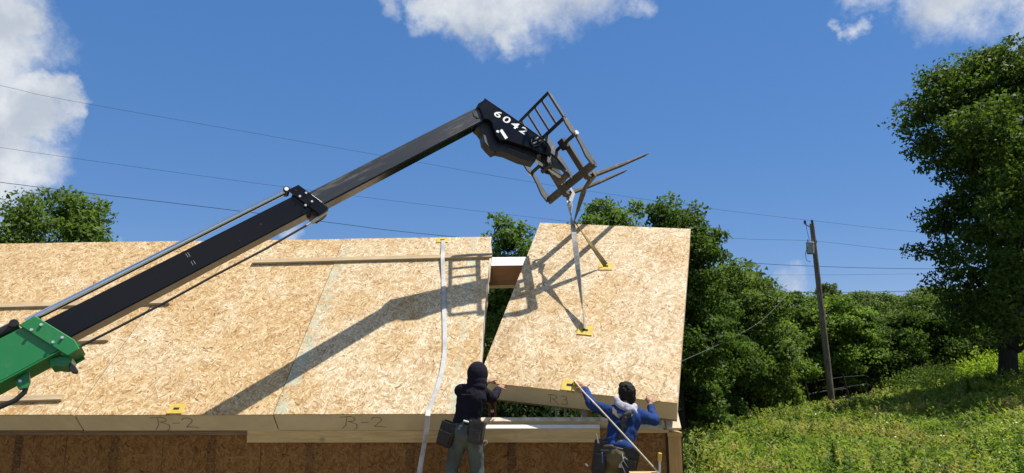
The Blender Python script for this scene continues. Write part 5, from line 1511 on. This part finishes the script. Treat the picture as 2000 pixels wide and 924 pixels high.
# ---- worker in the blue shirt
def worker_blue():
    Y = 7.48
    P = lambda px, py, dy=0: at(px, py, Y+dy)
    j = dict(head=P(1224, 771, .10), neck=P(1220, 797, .03), chest=P(1219, 824, .0), waist=P(1212, 856, -.05), hip=P(1207, 884, -.08),
             shL=P(1193, 806, .03), shR=P(1249, 812, .03), hpL=P(1193, 895, -.06), hpR=P(1222, 895, -.06), knL=P(1184, 962, .12), knR=P(1226, 964, .14), anL=P(1180, 1030, -.02), anR=P(1232, 1030, -.02))
    hL = hw(1131, 750, .02); hR = hw(1269, 779, .02)
    j['elL'] = P(1155, 790, .20); j['wrL'] = hL + np.array([.06, -.10, -.055]); j['hdL'] = np.array([-.62, .55, .45]); j['pnL'] = np.array([-.1, .6, -.75]); j['thL'] = 1; j['cuL'] = .15
    j['elR'] = P(1278, 821, .14); j['wrR'] = hR + np.array([-.01, -.085, -.075]); j['hdR'] = np.array([.05, .6, .8]); j['pnR'] = np.array([0, .8, -.6]); j['thR'] = -1; j['cuR'] = .7
    ax = frame_from((.05, 1, 0), P(1220, 797, .03)-P(1207, 884, -.08))
    r, f, u = [np.array(v) for v in ax]
    def extra(root, r, f, u, hc, lr, lf, lu):
        A = np.array([lr, lf, lu])
        organic('hair', [], [(hc+lu*.035-lf*.014, (.090, .102, .100), A), (hc-lf*.034-lu*.015, (.085, .080, .095), A), (hc-lf*.04-lu*.06, (.066, .055, .05), A), (hc+lf*.06+lu*.09, (.07, .05, .04), A)], .008, 2, M['hair'], root, .013, 34, 5)
        # scarf: thick rolls round the neck
        nk = j['neck']
        ring = []
        for k in range(17):
            a = 2*math.pi*k/16
            ring.append(nk + u*(.040+.014*math.cos(a*2)) + r*(.100*math.cos(a)) + f*(.088*math.sin(a)) - u*(.018*math.cos(a)))
        caps = limb_prims([(p, .029+.006*math.sin(i*1.7)) for i, p in enumerate(ring)])
        caps += limb_prims([(p-u*.030+r*.006-f*.014, .031) for i, p in enumerate(ring)])
        caps += limb_prims([(nk+r*.07-f*.09+u*.01, .03), (nk+r*.115-f*.085-u*.02, .022)])
        organic('scarf', caps, [], .009, 3, M['scarf'], root, .004, 20, 1)
        # padded braces on the shoulders, crossing on the back
        for (a, b_, c_) in ((P(1200, 796, -.02), P(1200, 808, -.115), P(1212, 815, -.145)), (P(1236, 803, -.02), P(1230, 812, -.115), P(1218, 816, -.145))):
            MB().strap([a, b_, c_], .055, .02, [r, r, unit(r+u*.5)]).build('brace_pad', M['belt_grey'], root, bevel=.004)
        caps = limb_prims([(P(1222, 811, -.13), .028), (P(1229, 807, -.125), .03)])
        organic('brace_pad', caps, [], .009, 2, M['belt_grey'], root)
        MB().strap([P(1216, 815, -.145), P(1219, 830, -.145), P(1212, 850, -.165), P(1204, 866, -.175)], .035, .008, [r]*4).build('brace_strap', M['belt'], root)
        MB().strap([P(1222, 815, -.145), P(1217, 826, -.150), P(1219, 836, -.15)], .05, .014, [r]*3).build('brace_tail', M['belt_grey'], root)
        organic('tool_belt', [], [(j['hip']+u*.05, (.182, .142, .036), np.array([r, f, u]))], .010, 2, M['belt'], root)
        for (px, py, dx) in ((1187, 873, .1), (1181, 881, .1)):
            organic('belt_pad', limb_prims([(P(px-7, py, -.16), .026), (P(px+8, py, -.19), .026)]), [], .009, 2, M['belt_grey'], root)
        pouch(root, 'tool_pouch', P(1172, 893, -.10), (.16, .15, .34), (r, f, u), M['belt'])
        pouch(root, 'tool_pouch', P(1229, 905, -.17), (.17, .12, .30), (r, f, u), M['belt'])
        for k, (x0, y0, x1, y1, mt) in enumerate(((1165, 848, 1169, 866, 'tool'), (1176, 884, 1177, 905, 'tool_blue'), (1218, 884, 1219, 876, 'tool'), (1226, 885, 1227, 877, 'tool'), (1232, 886, 1233, 879, 'tool'), (1143, 906, 1148, 911, 'tool'))):
            MB().bar(P(x0, y0, -.20), P(x1, y1, -.20), .016, .016).build('hand_tool', M[mt], root, bevel=.003)
        MB().tube([P(1215, 886, -.24), P(1218, 900, -.25), P(1226, 912, -.25), P(1236, 916, -.24), P(1232, 905, -.24), P(1220, 893, -.25), P(1213, 905, -.25), P(1222, 925, -.25)], .006, 5).build('cord', M['web_grey'], root)
        MB().prism([P(1210, 905, -.24), P(1215, 909, -.24), P(1214, 914, -.24), P(1208, 913, -.24)], (0, .01, 0)).build('leather_tag', M['web_grey'], root)
    person('worker in a blue shirt and pale neck scarf reaching up to the hoisted panel', j, 1, dict(L=.86, R=.82), M['blue_shirt'], M['olive'], (r, f, u), False, (-.15, 1, .12), extra)
worker_blue()
